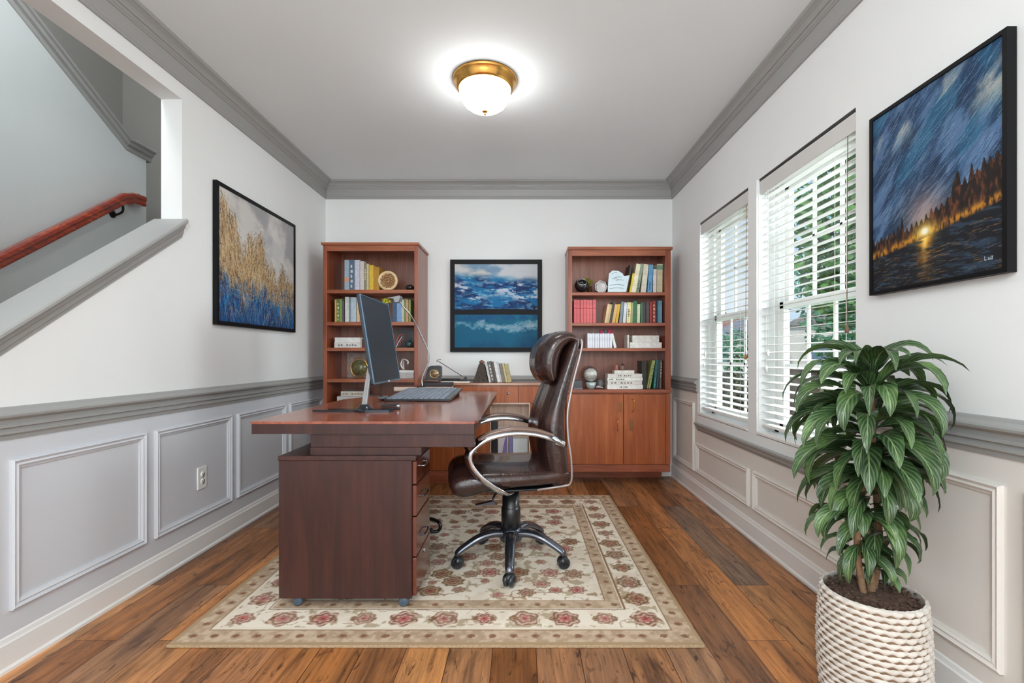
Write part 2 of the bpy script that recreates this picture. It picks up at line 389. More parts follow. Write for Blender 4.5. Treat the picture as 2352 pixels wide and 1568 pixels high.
# wainscot fields and picture-frame mouldings
def field(name, side, y0, y1, z0, z1):
    b = B()
    if side == 'left': box(b, XL, XL+.004, y0, y1, z0, z1)
    elif side == 'right': box(b, XR-.004, XR, y0, y1, z0, z1)
    else: box(b, XL, XR, YB-.004, YB, z0, z1)
    struct(name, b, M['wainr'] if side == 'right' else M['wains'])
field('trim_8', 'left', YF, YB, .11, .83); field('trim_9', 'back', 0, 0, .11, .83)
field('trim_10', 'right', W1[1]+.035, YB, .11, .83); field('trim_11', 'right', YF, W2[0]-.06, .11, .83); field('trim_12', 'right', W2[0]-.06, W1[1]+.035, .11, .54)
pn = [12]
def panel(side, a, c, z0, z1):
    pn[0] += 1; w = .036; prof = [(0, 0), (0, .012), (.006, .017), (.011, .013), (.016, .010), (.022, .014), (.030, .008), (.036, .006), (.036, 0)]
    b = B(); rings = []
    for u, v, su, sv in ((a, z0, 1, 1), (c, z0, -1, 1), (c, z1, -1, -1), (a, z1, 1, -1)):
        r = []
        for o, h in prof:
            y = u+su*o; z = v+sv*o; h += .003
            r.append(b.verts.new((XL+h, y, z) if side == 'left' else (XR-h, y, z)))
        rings.append(r)
    n = len(prof)
    for i in range(4):
        A, C = rings[i], rings[(i+1) % 4]
        for k in range(n-1): b.faces.new((A[k], A[k+1], C[k+1], C[k]))
    bmesh.ops.recalc_face_normals(b, faces=b.faces[:])
    struct('trim_%d' % pn[0], b, M['wainr'] if side == 'right' else M['wains'], 'rectangular picture-frame moulding on the wainscot')
for a, c in ((.35, .95), (1.02, 1.63), (1.696, 2.306), (2.365, 2.987), (3.05, 3.67), (3.735, 4.345)): panel('left', a, c, .208, .747)
for a, c in ((.72, 1.32), (1.385, 1.905), (3.86, 4.36)): panel('right', a, c, .188, .74)
for a, c in ((2.0, 2.87), (2.93, 3.81)): panel('right', a, c, .192, .425)

# sloped cap on the stair knee wall
prof = [(-1.985, 0), (-1.803, 0), (-1.799, -.008), (-1.799, -.020), (-1.806, -.028), (-1.812, -.030), (-1.815, -.048), (-1.822, -.056), (-1.826, -.080), (-1.830, -.086), (-1.832, -.100), (XL-.113, -.100), (-1.985, -.03)]
b = B(); A = [b.verts.new((x, OY0, lip(OY0)+z)) for x, z in prof]; C = [b.verts.new((x, OY1-.003, lip(OY1-.003)+z)) for x, z in prof]
n = len(A); b.faces.new(A); b.faces.new(C[::-1])
for i in range(n): b.faces.new((A[i], A[(i+1) % n], C[(i+1) % n], C[i]))
bmesh.ops.recalc_face_normals(b, faces=b.faces[:])
struct('trim_40', b, M['trim'], 'wide sloped grey cap on the knee wall of the stairs')

# stairwell
XS = -2.95
b = B()
top = [(YF, 4.6), (.44, 4.6), (3.54, 2.69), (3.73, 2.68)]
prism(b, [(YF, 0), (3.73, 0), (3.73, 2.685), (3.54, 2.685), (.42, 4.6), (YF, 4.6)], XS-.12, XS)
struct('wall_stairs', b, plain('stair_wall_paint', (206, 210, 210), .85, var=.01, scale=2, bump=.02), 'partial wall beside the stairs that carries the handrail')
b = B()
prof2 = [(XS-.15, .055), (XS+.045, .055), (XS+.05, .045), (XS+.045, .035), (XS+.03, .03), (XS+.025, .008), (XS+.008, .0), (XS+.006, -.03), (XS, -.035), (XS-.15, -.03)]
def sweep2(y0, z0, y1, z1):
    A = [b.verts.new((x, y0, z0+z)) for x, z in prof2]; C = [b.verts.new((x, y1, z1+z)) for x, z in prof2]; n = len(A)
    fs = [b.faces.new(A), b.faces.new(C[::-1])]+[b.faces.new((A[i], A[(i+1) % n], C[(i+1) % n], C[i])) for i in range(n)]
sweep2(.42, 4.6, 3.54, 2.69); sweep2(3.54, 2.69, 3.775, 2.69)
bmesh.ops.recalc_face_normals(b, faces=b.faces[:]); struct('trim_41', b, M['trim'], 'grey cap moulding running up the far stair wall')
b = B(); box(b, -3.82, -3.7, YF, 4.5, 0, 4.6); struct('wall_stair_outer', b, plain('hall_paint_with_shade', (158, 155, 150), .85, var=.01))  # stairwell shade put into the colour as a darker paint
b = B(); box(b, -3.82, XL-.113, 4.4, 4.52, 0, 4.6); struct('wall_stair_back', b, MATS['hall_paint_with_shade'])
b = B(); box(b, -3.82, XL-.113, YF-.1, YF, 0, 4.6); struct('wall_stair_front', b, MATS['hall_paint_with_shade'])
b = B(); box(b, -3.82, XL-.05, YF-.1, 4.52, 4.6, 4.7); struct('ceiling_stairs', b, M['ceil'])
b = B(); box(b, XL-.113, XL, YF-.1, 4.52, ZC+.12, 4.6); struct('wall_upper_stairs', b, M['wall'])
b = B()
for k in range(9):
    y0 = 1.15+k*.26; box(b, XS, XL-.113, y0, 4.4 if k == 8 else y0+.262, .0, .186*(k+1), bev=0)
struct('floor_stairs', b, plain('stair_carpet', (150, 142, 132), 1, var=.1, scale=80), 'carpeted stair flight behind the left wall')

# handrail on the stair wall
hr = thing('handrail', (XS+.07, 2.9, 1.9), 'glossy red-brown wooden handrail sloping up the stair wall', 'handrail')
t = Nt('handrail_varnish'); f = t.noise(t.coords('Object', (14, 2, 14)), 2, 4, .6, .8); t.set(t.ramp(f, [(.3, S(104, 22, 6)), (.55, S(146, 42, 10)), (.75, S(196, 88, 22))]), .18, 0, .8); M['rail'] = t.m
XRl = XS+.075
def hz(y): return 2.398+(y-3.60)*.75
def railprof(bm, pts):
    prof = [(-.026, -.05), (.026, -.05), (.03, -.035), (.026, -.015), (.034, 0), (.03, .022), (.014, .032), (-.014, .032), (-.03, .022), (-.034, 0), (-.026, -.015), (-.03, -.035)]
    R = [[bm.verts.new((XRl+dx, y, z+dz)) for dx, dz in prof] for y, z in pts]; n = len(prof)
    for A, C in zip(R, R[1:]):
        for i in range(n): bm.faces.new((A[i], A[(i+1) % n], C[(i+1) % n], C[i]))
    bm.faces.new(R[0]); bm.faces.new(R[-1][::-1]); bmesh.ops.recalc_face_normals(bm, faces=bm.faces[:])
b = B(); railprof(b, [(1.3, hz(1.3)), (3.42, hz(3.42)), (3.5, hz(3.46)), (3.60, hz(3.47))]); link('rail', b, M['rail'], hr)
b = B(); box(b, XS, XRl+.02, 3.53, 3.60, hz(3.47)-.04, hz(3.47)+.031, bev=.008); link('return_block', b, M['rail'], hr)
for y in (3.42, 2.3):
    b = B(); tube(b, smooth_path([(XS+.004, y, hz(y)-.12), (XS+.03, y, hz(y)-.125), (XRl, y, hz(y)-.10), (XRl, y, hz(y)-.045)]), .008); lathe(b, [(0, 0), (.028, 0), (.026, .008), (0, .01)], (XS, y, hz(y)-.12), 20, 'X'); link('bracket', b, plain('bronze_bracket', (40, 34, 32), .4, .7), hr)

# ------------------------------------------------------------------ windows
def window(name, y0, y1, lab):
    w = thing(name, (XR+.13, (y0+y1)/2, WZ0), lab, 'window'); del w['category']; w['kind'] = 'structure'
    b = B(); xa, xb = XR+.095, XO-.01; fw = .042
    for a in ((y0, y0+fw, WZ0, WZ1), (y1-fw, y1, WZ0, WZ1), (y0, y1, WZ0, WZ0+fw), (y0, y1, WZ1-fw, WZ1)): box(b, xa, xb, *a)
    link('window_frame', b, M['white'], w)
    mid = (WZ0+WZ1)/2
    for nm, x0, x1, z0, z1 in (('lower_sash', xa+.005, xa+.035, WZ0+fw, mid+.022), ('upper_sash', xa+.037, xa+.066, mid-.022, WZ1-fw)):
        b = B(); s = .042; ya, yb = y0+fw, y1-fw
        for a in ((ya, ya+s, z0, z1), (yb-s, yb, z0, z1), (ya, yb, z0, z0+s), (ya, yb, z1-s, z1)): box(b, x0, x1, *a, bev=.003)
        sash = link(nm, b, M['white'], w)
        b = B(); xm = (x0+x1)/2
        for k in (1, 2): yy = ya+s+(yb-ya-2*s)*k/3; box(b, xm-.006, xm+.006, yy-.009, yy+.009, z0+s, z1-s)
        zz = (z0+z1)/2; box(b, xm-.006, xm+.006, ya+s, yb-s, zz-.009, zz+.009); link('muntins', b, M['white'], sash)
        b = B(); box(b, xm-.002, xm+.002, ya+s, yb-s, z0+s, z1-s); link('glass_pane', b, M['glass'], sash)
    b = B(); box(b, XR-.018, xa, y0, y1, WZ0-.0, WZ0+.018, bev=.004); link('window_sill', b, M['white'], w)
    return w
window('window_1', *W1, 'farther double-hung window with white muntins beside the bookcase corner')
window('window_2', *W2, 'nearer double-hung window with white muntins behind the plant')
# flat white casing below and between the windows, grey apron
b = B(); box(b, XR-.012, XR, W2[0]-.06, W1[1]+.035, .585, WZ0-.004, bev=.002); box(b, XR-.012, XR, W2[1]+.004, W1[0]-.004, WZ0-.004, WZ1)
struct('trim_42', b, M['wall'])
apr = [(0, .528), (.010, .530), (.012, .542), (.022, .548), (.024, .566), (.036, .576), (.038, .588), (.030, .592), (0, .592)]
mould('trim_43', apr, 'right', W2[0]-.06, W1[1]+.035, M['trim'], 'grey apron moulding running under both windows', mitre1=False)

slat_m = plain('blind_slat', (244, 244, 242), .45, var=.01)
def blind(y0, y1, lab, tassel):
    r = thing('window_blind', (XR+.035, (y0+y1)/2, WZ0+.03), lab, 'blind', 'white slatted blinds in the two windows')
    g = .008; a, c = y0+g, y1-g; xc = XR+.038
    b = B(); box(b, XR+.004, XR+.012, a, c, 2.075, 2.155, bev=.002); box(b, XR+.012, XR+.05, a, a+.008, 2.08, 2.155); box(b, XR+.012, XR+.05, c-.008, c, 2.08, 2.155); link('valance', b, plain('valance_paint', (214, 212, 210), .5, var=.01), r)
    b = B(); box(b, XR+.003, XR+.02, y0+.002, y1-.002, 2.157, 2.169); link('gap_shade_strip', b, M['black'], r)  # black strip added for the dark shadow gap above the valance
    b = B(); box(b, XR+.016, XR+.058, a+.01, c-.01, 2.09, 2.13); link('headrail', b, slat_m, r)
    b = B(); z = 2.055; nsl = 0
    while z > WZ0+.085:
        box(b, xc-.0245, xc+.0245, a, c, z-.0015, z+.0015, rot=about((xc, 0, z), 'Y', math.radians(-7))); z -= .0435
    link('slat_stack', b, slat_m, r)
    zb = WZ0+.05; b = B(); box(b, xc-.026, xc+.026, a, c, zb, zb+.016, bev=.003); link('bottom_rail', b, slat_m, r)
    for f_ in (.18, .82):
        b = B(); yy = a+(c-a)*f_
        for dx in (-.026, .026): tube(b, [(xc+dx, yy, zb+.01), (xc+dx, yy, 2.09)], .0011, 5)
        link('ladder_cord', b, M['paper'], r)
    yy = a+.05
    b = B(); tube(b, [(XR+.002, yy, tassel[0]), (XR+.006, yy, 2.08)], .0016, 6); lathe(b, [(0, 0), (.007, .0), (.009, .012), (.005, .03), (.002, .034)], (XR+.002, yy, tassel[0]-.03), 12); link('pull_cord', b, [tassel[1]], r)
    b = B(); yy = c-.07
    for dz in (0, .09):
        tube(b, [(XR+.004, yy-dz*.2, 1.06+dz), (XR+.006, yy-dz*.2, 2.08)], .0010, 5); lathe(b, [(0, 0), (.007, .0), (.008, .02), (.004, .034), (0, .036)], (XR+.004, yy-dz*.2, 1.03+dz), 12)
    link('lift_cord', b, slat_m, r)
blind(*W1, 'white slatted blind with amber tassel in the farther window', (1.13, plain('amber_tassel', (176, 112, 30), .5)))
blind(*W2, 'wider-looking white slatted blind in the nearer window, behind the plant', (1.25, plain('brown_cord', (128, 96, 78), .6)))

# ------------------------------------------------------------------ outside
b = B(); box(b, 1.7, 60, -20, 60, -.6, -.35); o = struct('ground', b, plain('lawn', (96, 116, 70), 1, var=.4, scale=30, bump=.3))
leafm = {}
for k, (c1, c2, c3) in {'green': ((38, 78, 34), (86, 136, 66), (150, 186, 112)), 'blue': ((40, 92, 62), (84, 150, 110), (150, 200, 160)), 'hedge': ((30, 34, 24), (74, 74, 54), (132, 130, 100))}.items():
    t = Nt('foliage_'+k); f = t.noise(t.coords('Object'), 3.5, 4, .7); t.set(t.ramp(f, [(.3, S(*c1)), (.5, S(*c2)), (.75, S(*c3))]), .6)
    t.b.inputs['Transmission Weight'].default_value = 0; leafm[k] = t.m
def leaf_cloud(bm, c, r, n, size, seed):
    rn = random.Random(seed)
    for _ in range(n):
        while True:
            p = Vector((rn.uniform(-1, 1), rn.uniform(-1, 1), rn.uniform(-1, 1)))
            if p.length < 1 and p.length > .25: break
        p = Vector((c[0]+p.x*r[0], c[1]+p.y*r[1], c[2]+p.z*r[2])); u = Vector((rn.gauss(0, 1), rn.gauss(0, 1), rn.gauss(0, .6))).normalized(); v = u.cross(Vector((rn.gauss(0, 1), rn.gauss(0, 1), rn.gauss(0, 1)))).normalized()
        s = size*rn.uniform(.6, 1.4); q = [p-u*s, p-v*s*.5+u*s*.1, p+u*s, p+v*s*.5+u*s*.1]
        bm.faces.new([bm.verts.new(x) for x in q])
def tree(x, y, z0, zt, rad, lab, m, n=2600, size=.11, group='trees outside the windows'):
    r = thing('tree', (x, y, -.35), lab, 'tree', group)
    b = B(); tube(b, [(x, y, -.35), (x+.1, y, z0*.6), (x+.05, y+.1, (z0+zt)/2)], .14, 10, taper=[1, .8, .4]); link('trunk', b, plain('bark', (88, 72, 58), 1, var=.3, scale=20, bump=.6), r)
    b = B(); leaf_cloud(b, (x, y, (z0+zt)/2), (rad, rad, (zt-z0)/2), n, size, int(x*10+y)); link('foliage', b, m, r)
tree(6.35, 8.7, 1.5, 5.6, 1.25, 'leafy green tree filling the upper part of the nearer window', leafm['green'], 3600)
tree(9.6, 13.6, .6, 6.0, 1.6, 'blue-green tree farther back, seen at left of the nearer window', leafm['blue'], 2600)
tree(9.3, 20.5, .2, 2.4, .8, 'small distant tree seen over the fence through the farther window', leafm['blue'], 700, .10)
tree(7.7, 10.7, -.2, 1.7, .9, 'low light green shrub seen through the lower sash of the nearer window', leafm['green'], 1800, .08)
hd = thing('hedge', (6.2, 11.2, -.35), 'dry brown-green hedge in front of the wooden fence', 'hedge')
b = B()
for k in range(9): leaf_cloud(b, (4.15+k*.27, 8.6+k*.75, .1), (.4, .5, .62), 520, .06, 40+k)
link('foliage', b, leafm['hedge'], hd)
fc = thing('fence', (7.5, 13.5, -.35), 'brown wooden board fence behind the hedge', 'fence')
d = Vector((3.4, 9.0, 0)).normalized(); p0 = Vector((5.4, 8.6, -.35)); ang = math.atan2(d.y, d.x)
fm = wood('fence_boards', (96, 70, 56), (128, 96, 76), (150, 120, 98), 'Z', .8, 0, 30)
Rf = Matrix.Translation(p0) @ Matrix.Rotation(ang, 4, 'Z')
b = B()
for k in range(70): box(b, k*.15, k*.15+.142, -.012, .012, 0, 1.22)
b.transform(Rf); link('boards', b, fm, fc)
b = B(); box(b, 0, 10.5, -.05, .05, 1.22, 1.28); b.transform(Rf); link('top_rail', b, wood('fence_rail', (150, 104, 66), (176, 128, 86), (190, 146, 104), 'X', .8, 0, 30), fc)
def house(x, y, w, dpt, h, wallc, roofc, lab, ang=0):
    r = thing('house', (x, y, -.35), lab, 'house', 'neighbouring houses')
    R = Matrix.Translation((x, y, -.35)) @ Matrix.Rotation(ang, 4, 'Z')
    b = B(); box(b, -w/2, w/2, -dpt/2, dpt/2, 0, h); b.transform(R); link('walls', b, plain('siding_%d' % int(x), wallc, .8, var=.03), r)
    b = B(); prism(b, [(-w/2-.3, h), (w/2+.3, h), (0, h+w*.3)], -dpt/2-.3, dpt/2+.3, 'Y'); b.transform(R); link('roof', b, plain('shingles_%d' % int(x), roofc, .9, var=.15, scale=8), r)
    for sx in (-.28, .28):
        for zz in (.9, 3.2):
            if zz+1.2 < h:
                b = B(); box(b, w*sx-.45, w*sx+.45, -dpt/2-.04, -dpt/2+.02, zz, zz+1.2); b.transform(R); wn_ = link('window', b, M['white'], r)
                b = B(); box(b, w*sx-.36, w*sx+.36, -dpt/2-.06, -dpt/2-.03, zz+.09, zz+1.11); b.transform(R); link('pane', b, plain('distant_glass', (120, 140, 165), .1), wn_)
house(11.6, 25.5, 3.4, 5, 2.3, (236, 228, 226), (150, 150, 168), 'pale neighbouring house seen low in the farther window', -.35)
house(14.2, 34.5, 5, 5, 3.2, (176, 196, 226), (176, 120, 112), 'blue-grey neighbouring house with reddish roof, farthest away', -.4)
house(17.5, 25, 6, 6, 3.0, (222, 214, 208), (140, 132, 132), 'low beige neighbouring house behind the shrubs in the nearer window', -.5)

# ------------------------------------------------------------------ pictures
def picture(wall, a, c, z0, z1, img, lab, fw, dep, mname, fmat=None):
    fmat = fmat or M['blackframe']
    if wall == 'left':
        o = (XL+.005, (a+c)/2, z0); r = thing('framed_picture', o, lab, 'picture'); X = lambda q: XL+.004+q
        bxs = lambda u0, u1, v0, v1, q0, q1: (X(q0), X(q1), u0, u1, v0, v1); O = (X(dep*.8), a+fw*.7, z0+fw*.7); U = (0, c-a-2*fw*.7, 0)
    elif wall == 'right':
        o = (XR-.005, (a+c)/2, z0); r = thing('framed_picture', o, lab, 'picture'); X = lambda q: XR-.004-q
        bxs = lambda u0, u1, v0, v1, q0, q1: (X(q1), X(q0), u0, u1, v0, v1); O = (X(dep*.8), c-fw*.7, z0+fw*.7); U = (0, -(c-a-2*fw*.7), 0)
    else:
        o = ((a+c)/2, YB-.005, z0); r = thing('framed_picture', o, lab, 'picture'); Y = lambda q: YB-.004-q
        bxs = lambda u0, u1, v0, v1, q0, q1: (u0, u1, Y(q1), Y(q0), v0, v1); O = (a+fw*.7, Y(dep*.8), z0+fw*.7); U = (c-a-2*fw*.7, 0, 0)
    b = B()
    for u0, u1, v0, v1 in ((a, a+fw, z0+fw, z1-fw), (c-fw, c, z0+fw, z1-fw), (a, c, z0, z0+fw), (a, c, z1-fw, z1)): box(b, *bxs(u0, u1, v0, v1, 0, dep))
    link('frame', b, fmat, r)
    b = B(); box(b, *bxs(a+fw*.5, c-fw*.5, z0+fw*.5, z1-fw*.5, 0, dep*.7)); link('backing', b, fmat, r)
    me = painted('canvas', img, O, U, (0, 0, z1-z0-2*fw*.7)); link('canvas', me, attr_mat(mname, .75, .25, 160, 0), r)
    return r
def strokes(img, n, xf, yf, lf, af, cf, wd=1, seed=1, alpha=.8):
    h, w, _ = img.shape; rn = np.random.RandomState(seed)
    for _ in range(n):
        x = xf(rn); y = yf(rn, x); L = lf(rn, x); a = af(rn); c = np.array(cf(rn, x, y), float); m = max(2, int(L*1.3))
        s = np.linspace(0, 1, m); X = (x*w+s*L*math.cos(a)+2*np.sin(s*3+x*9)).astype(int); Y = (y*h+s*L*math.sin(a)).astype(int)
        for k in range(wd):
            ok = (X+k >= 0) & (X+k < w) & (Y >= 0) & (Y < h); img[Y[ok], X[ok]+k] = img[Y[ok], X[ok]+k]*(1-alpha)+c*alpha
# reeds
h, w = 360, 300
v, u = np.mgrid[0:h, 0:w]; u = u/w; v = v/h
cl = fbm(u*3+5, v*3+u*1.5, 3); img = lerp(np.ones((h, w, 3))*np.array([205, 202, 198.]), (150, 150, 154), ss(cl, .46, .66)*.8)
img = lerp(img, (222, 220, 216), ss(fbm(u*4, v*4, 33), .5, .7)*.6)
env = .86-.42*u+.10*np.sin(u*17)+.05*np.sin(u*41)-.10*ss(u, .55, .78)+.12*ss(u, .85, 1)
gold = ss(env-v+.12*(fbm(u*60, v*22, 9)-.5)*2, -.02, .16); tint = fbm(u*50, v*10, 12)[..., None]
img = img*(1-gold[..., None]*.75)+(np.array([150, 112, 66])*(tint)+np.array([206, 180, 138])*(1-tint))*gold[..., None]*.75
blue = ss(.30-.10*u+.07*np.sin(u*13+1)+.05*np.sin(u*37)-v+.06*(fbm(u*50, v*8, 5)-.5), -.04, .08)
bt = fbm(u*26, v*4, 21)[..., None]; img = img*(1-blue[..., None])+((1-bt)*np.array([4, 18, 50])+bt*np.array([14, 100, 176]))*blue[..., None]
envf = lambda x: .86-.42*x+.10*math.sin(x*17)+.05*math.sin(x*41)-(.10 if x > .7 else 0)+(.08 if x > .88 else 0)
strokes(img, 2600, lambda r: r.rand(), lambda r, x: r.rand()**.8*envf(x)*.95, lambda r, x: 6+r.rand()*22, lambda r: PI/2+r.randn()*.14,
        lambda r, x, y: [(96, 66, 38), (190, 148, 84), (216, 192, 150), (140, 96, 52), (70, 52, 44)][r.randint(5)] if y > .26-.08*x or r.rand() < .25 else [(20, 70, 130), (40, 130, 190), (8, 20, 46), (24, 96, 150)][r.randint(4)], 1, 4)
strokes(img, 900, lambda r: r.rand(), lambda r, x: r.rand()*.3, lambda r, x: 10+r.rand()*30, lambda r: PI/2+r.randn()*.08, lambda r, x, y: [(20, 70, 140), (36, 120, 180), (6, 16, 40), (60, 150, 196), (180, 150, 110)][r.randint(5)], 1, 6, .7)
strokes(img, 2200, lambda r: r.rand(), lambda r, x: .2+r.rand()*(envf(x)-.14), lambda r, x: 2, lambda r: PI/2, lambda r, x, y: [(92, 62, 34), (196, 158, 90), (228, 206, 166), (52, 40, 34)][r.randint(4)], 2, 8)
picture('left', 2.815, 3.797, 1.308, 2.166, img, 'tall-grass painting, gold reeds over deep blue, black-framed on the left wall', .024, .024, 'reed_painting')
# mountain lake on back wall
h, w = 330, 330
v, u = np.mgrid[0:h, 0:w]; u = u/w; v = v/h
def waves(u, v, s, k): return fbm(u*k+s, v*k*2.6+s+u*2, s, 6, .62)
sky = lerp(np.ones((h, w, 3))*np.array([196, 200, 206.]), (122, 152, 178), ss(fbm(u*3+2, v*6, 50), .42, .62)); sky = lerp(sky, (206, 200, 190), ss(fbm(u*3, v*4+3, 52), .5, .68)*.7)
mt = lerp(np.ones((h, w, 3))*np.array([6, 46, 96.]), (14, 104, 156), ss(waves(u, v, 61, 6), .4, .62))
sn = ss(waves(u, v, 70, 9), .48, .62)*ss(v-.62+.05*np.sin(u*9), -.10, .02)*(1-ss(v, .74, .80)); mt = lerp(mt, (212, 206, 216), sn*.9)
foam = ss(waves(u, v*1.2, 75, 16), .55, .68)*.8; mt = lerp(mt, (170, 205, 225), foam*.6)
hz_ = .84-.06*u+.03*fbm(u*8, u*0+1, 80); up = lerp(mt, (0, 0, 0), np.zeros((h, w))); f = ss(v-hz_+.06*(fbm(u*9, v*20, 82)-.5), -.05, .05); up = up*(1-f[..., None])+sky*f[..., None]
lo = lerp(np.ones((h, w, 3))*np.array([4, 92, 124.]), (2, 58, 98), ss(fbm(u*2, v*3, 90), .4, .65)); lo = lerp(lo, (22, 132, 150), ss(u+v, .9, 1.3)*.6)
band = ss(.045-np.abs(v-.27-.025*np.sin(u*6+1))+.26*(fbm(u*9, v*13, 92, 6, .65)-.5), -.02, .05)*(.55+.45*fbm(u*30, v*30, 93)); lo = lerp(lo, (188, 194, 208), band*.85)
top2 = ss(v, .31, .36)*ss(fbm(u*20, v*22, 95), .35, .6); lo = lerp(lo, (14, 78, 128), top2*.8); lo = lerp(lo, (160, 205, 215), (v < .012)*1.0)
m_ = (v > .43)[..., None]; img = np.where(m_, up, lo)
bar = ((v > .395+.0*u) & (v < .45+.012*np.sin(u*3))); img[bar] = (10, 8, 16)
img[(v > .455) & (v < .485) & (u > .93)] = (12, 16, 34)
for (uu, vv) in ((.962, .465), (.962, .470), (.962, .475), (.975, .465), (.975, .475), (.985, .470), (.985, .478)): img[int(vv*h), int(uu*w):int(uu*w)+3] = (200, 215, 230)
picture('back', px(1034, 4.42), px(1245, 4.42), pz(808, 4.42), pz(596, 4.42), img, 'square black-framed picture of blue mountain water on the back wall', .042, .026, 'water_picture')
# storm sunset on right wall
h, w = 420, 340
v, u = np.mgrid[0:h, 0:w]; u = u/w; v = v/h
r_ = (u*.8+v*.65); s_ = (-u*.65+v*.8)
n1 = fbm(r_*4+1, s_*13, 101, 6, .6); img = lerp(np.ones((h, w, 3))*np.array([20, 46, 78.]), (84, 114, 152), ss(n1, .36, .66))
img = lerp(img, (30, 96, 130), ss(fbm(r_*3, s_*7, 110), .5, .7)*.7*ss(v, .4, .6))
diag = np.exp(-((v-.80-.10*np.sin(u*4)-.12*(u-.3))/.10)**2); img = lerp(img, (192, 186, 172), diag*ss(fbm(r_*4, s_*9, 115, 6), .42, .62)*.85)
strokes(img, 1500, lambda r: r.rand(), lambda r, x: .32+r.rand()*.66, lambda r, x: 10+r.rand()*38, lambda r: .62+r.randn()*.10, lambda r, x, y: [(130, 160, 190), (60, 96, 140), (20, 40, 72), (170, 190, 210), (40, 120, 150)][r.randint(5)], 1, 12, .42)
gx, gy = .47, .275
glow = np.exp(-(((u-gx)/.18)**2+((v-gy-.08)/.12)**2)); img = lerp(img, (206, 160, 140), glow*.6)
shore = .17+.20*u**1.5+.0*u                       # water line, rising to the right
shore = .185+.085*u+.03*u*u
treeh = .045+.05*fbm(u*24, u*0+2, 120)+.10*ss(u, .45, .95)+.06*np.exp(-((u-.28)/.012)**2)+.07*np.exp(-((u-.70)/.02)**2)*1.2+.05*np.exp(-((u-.80)/.015)**2)+.015*np.sin(u*160)
tr = (v > shore) & (v < shore+.03+treeh); trc = lerp(np.ones((h, w, 3))*np.array([24, 15, 14.]), (128, 70, 34), ss(fbm(u*60, v*24, 130), .45, .75)*.75); img[tr] = trc[tr]
gr = np.exp(-((v-shore-.022)/.022)**2)*(v > shore-.004); img = lerp(img, (196, 132, 34), np.clip(gr*ss(fbm(u*80, v*30, 131), .3, .62), 0, 1)*.95)
wt = v < shore; wc = lerp(np.ones((h, w, 3))*np.array([8, 12, 22.]), (44, 66, 88), ss(fbm(u*9, v*60+u*6, 140, 5), .5, .72)*.8)
img[wt] = wc[wt]
refl = np.exp(-((u-gx+.0)/(.05+.12*np.clip(shore-v, 0, 1)))**2)*np.exp(-np.clip(shore-v, 0, 1)/.11)*wt; img = lerp(img, (220, 140, 30), np.clip(refl*1.25*ss(fbm(u*14, v*70, 145), .3, .55), 0, 1))
core = np.exp(-((u-gx)/.02)**2)*np.exp(-np.clip(shore-v, 0, 1)/.06)*wt; img = lerp(img, (255, 226, 130), np.clip(core*1.1*ss(fbm(u*16, v*80, 146), .35, .55), 0, 1))
strokes(img, 330, lambda r: r.rand(), lambda r, x: r.rand()*(.17+.08*x), lambda r, x: 5+r.rand()*18, lambda r: .05+r.randn()*.08, lambda r, x, y: [(150, 120, 90), (90, 130, 150), (196, 140, 60), (20, 30, 46)][r.randint(4)], 1, 14, .5)
sun_ = np.exp(-(((u-gx)/.03)**2+((v-gy+.01)/.018)**2)); img = lerp(img, (255, 214, 90), np.clip(np.exp(-(((u-gx)/.09)**2+((v-gy+.01)/.05)**2))*.8, 0, 1)); img = lerp(img, (255, 252, 225), np.clip(sun_*1.4, 0, 1))
sig = [(0, 0, 0, 8), (0, 0, 5, 0), (7, 0, 0, 5), (7, 0, 3, 0), (10, 0, 0, 4), (12, 0, 3, 0), (12, 0, 0, 4), (15, 0, 0, 5), (13, 5, 4, 0)]
for a, c, dx, dy in sig:
    X = int(.88*w)+a; Y = int(.055*h)+c; img[Y:Y+max(1, dy), X:X+max(1, dx)] = (200, 210, 214)
picture('right', 1.349, 1.884, 1.358, 2.056, img, 'large stormy sunset lake painting in black frame on the right wall', .014, .028, 'sunset_painting')

# ------------------------------------------------------------------ ceiling light
lx, ly = -.215, 2.79
cl_ = thing('ceiling_light', (lx, ly, ZC), 'round flush ceiling light, glowing white bowl in a brass rim', 'ceiling light')
b = B(); lathe(b, [(0, 0), (.188, 0), (.190, -.008), (.184, -.018), (.178, -.022), (.176, -.034), (.168, -.042), (.166, -.052), (.156, -.060), (.150, -.062), (.150, -.05), (0, -.05)], (lx, ly, ZC), 72); link('rim', b, M['gold'], cl_)
b = B(); lathe(b, [(.150, -.056), (.149, -.085), (.140, -.115), (.122, -.142), (.095, -.163), (.06, -.177), (.025, -.184), (0, -.185)], (lx, ly, ZC), 64); link('glass_bowl', b, emit('lit_frosted_glass', (1, .985, .96, 1), 24.0), cl_)
b = B(); lathe(b, [(0, -.183), (.016, -.184), (.018, -.188), (.010, -.193), (.006, -.196), (.008, -.202), (.005, -.208), (0, -.211)], (lx, ly, ZC), 24); link('finial', b, M['gold'], cl_)

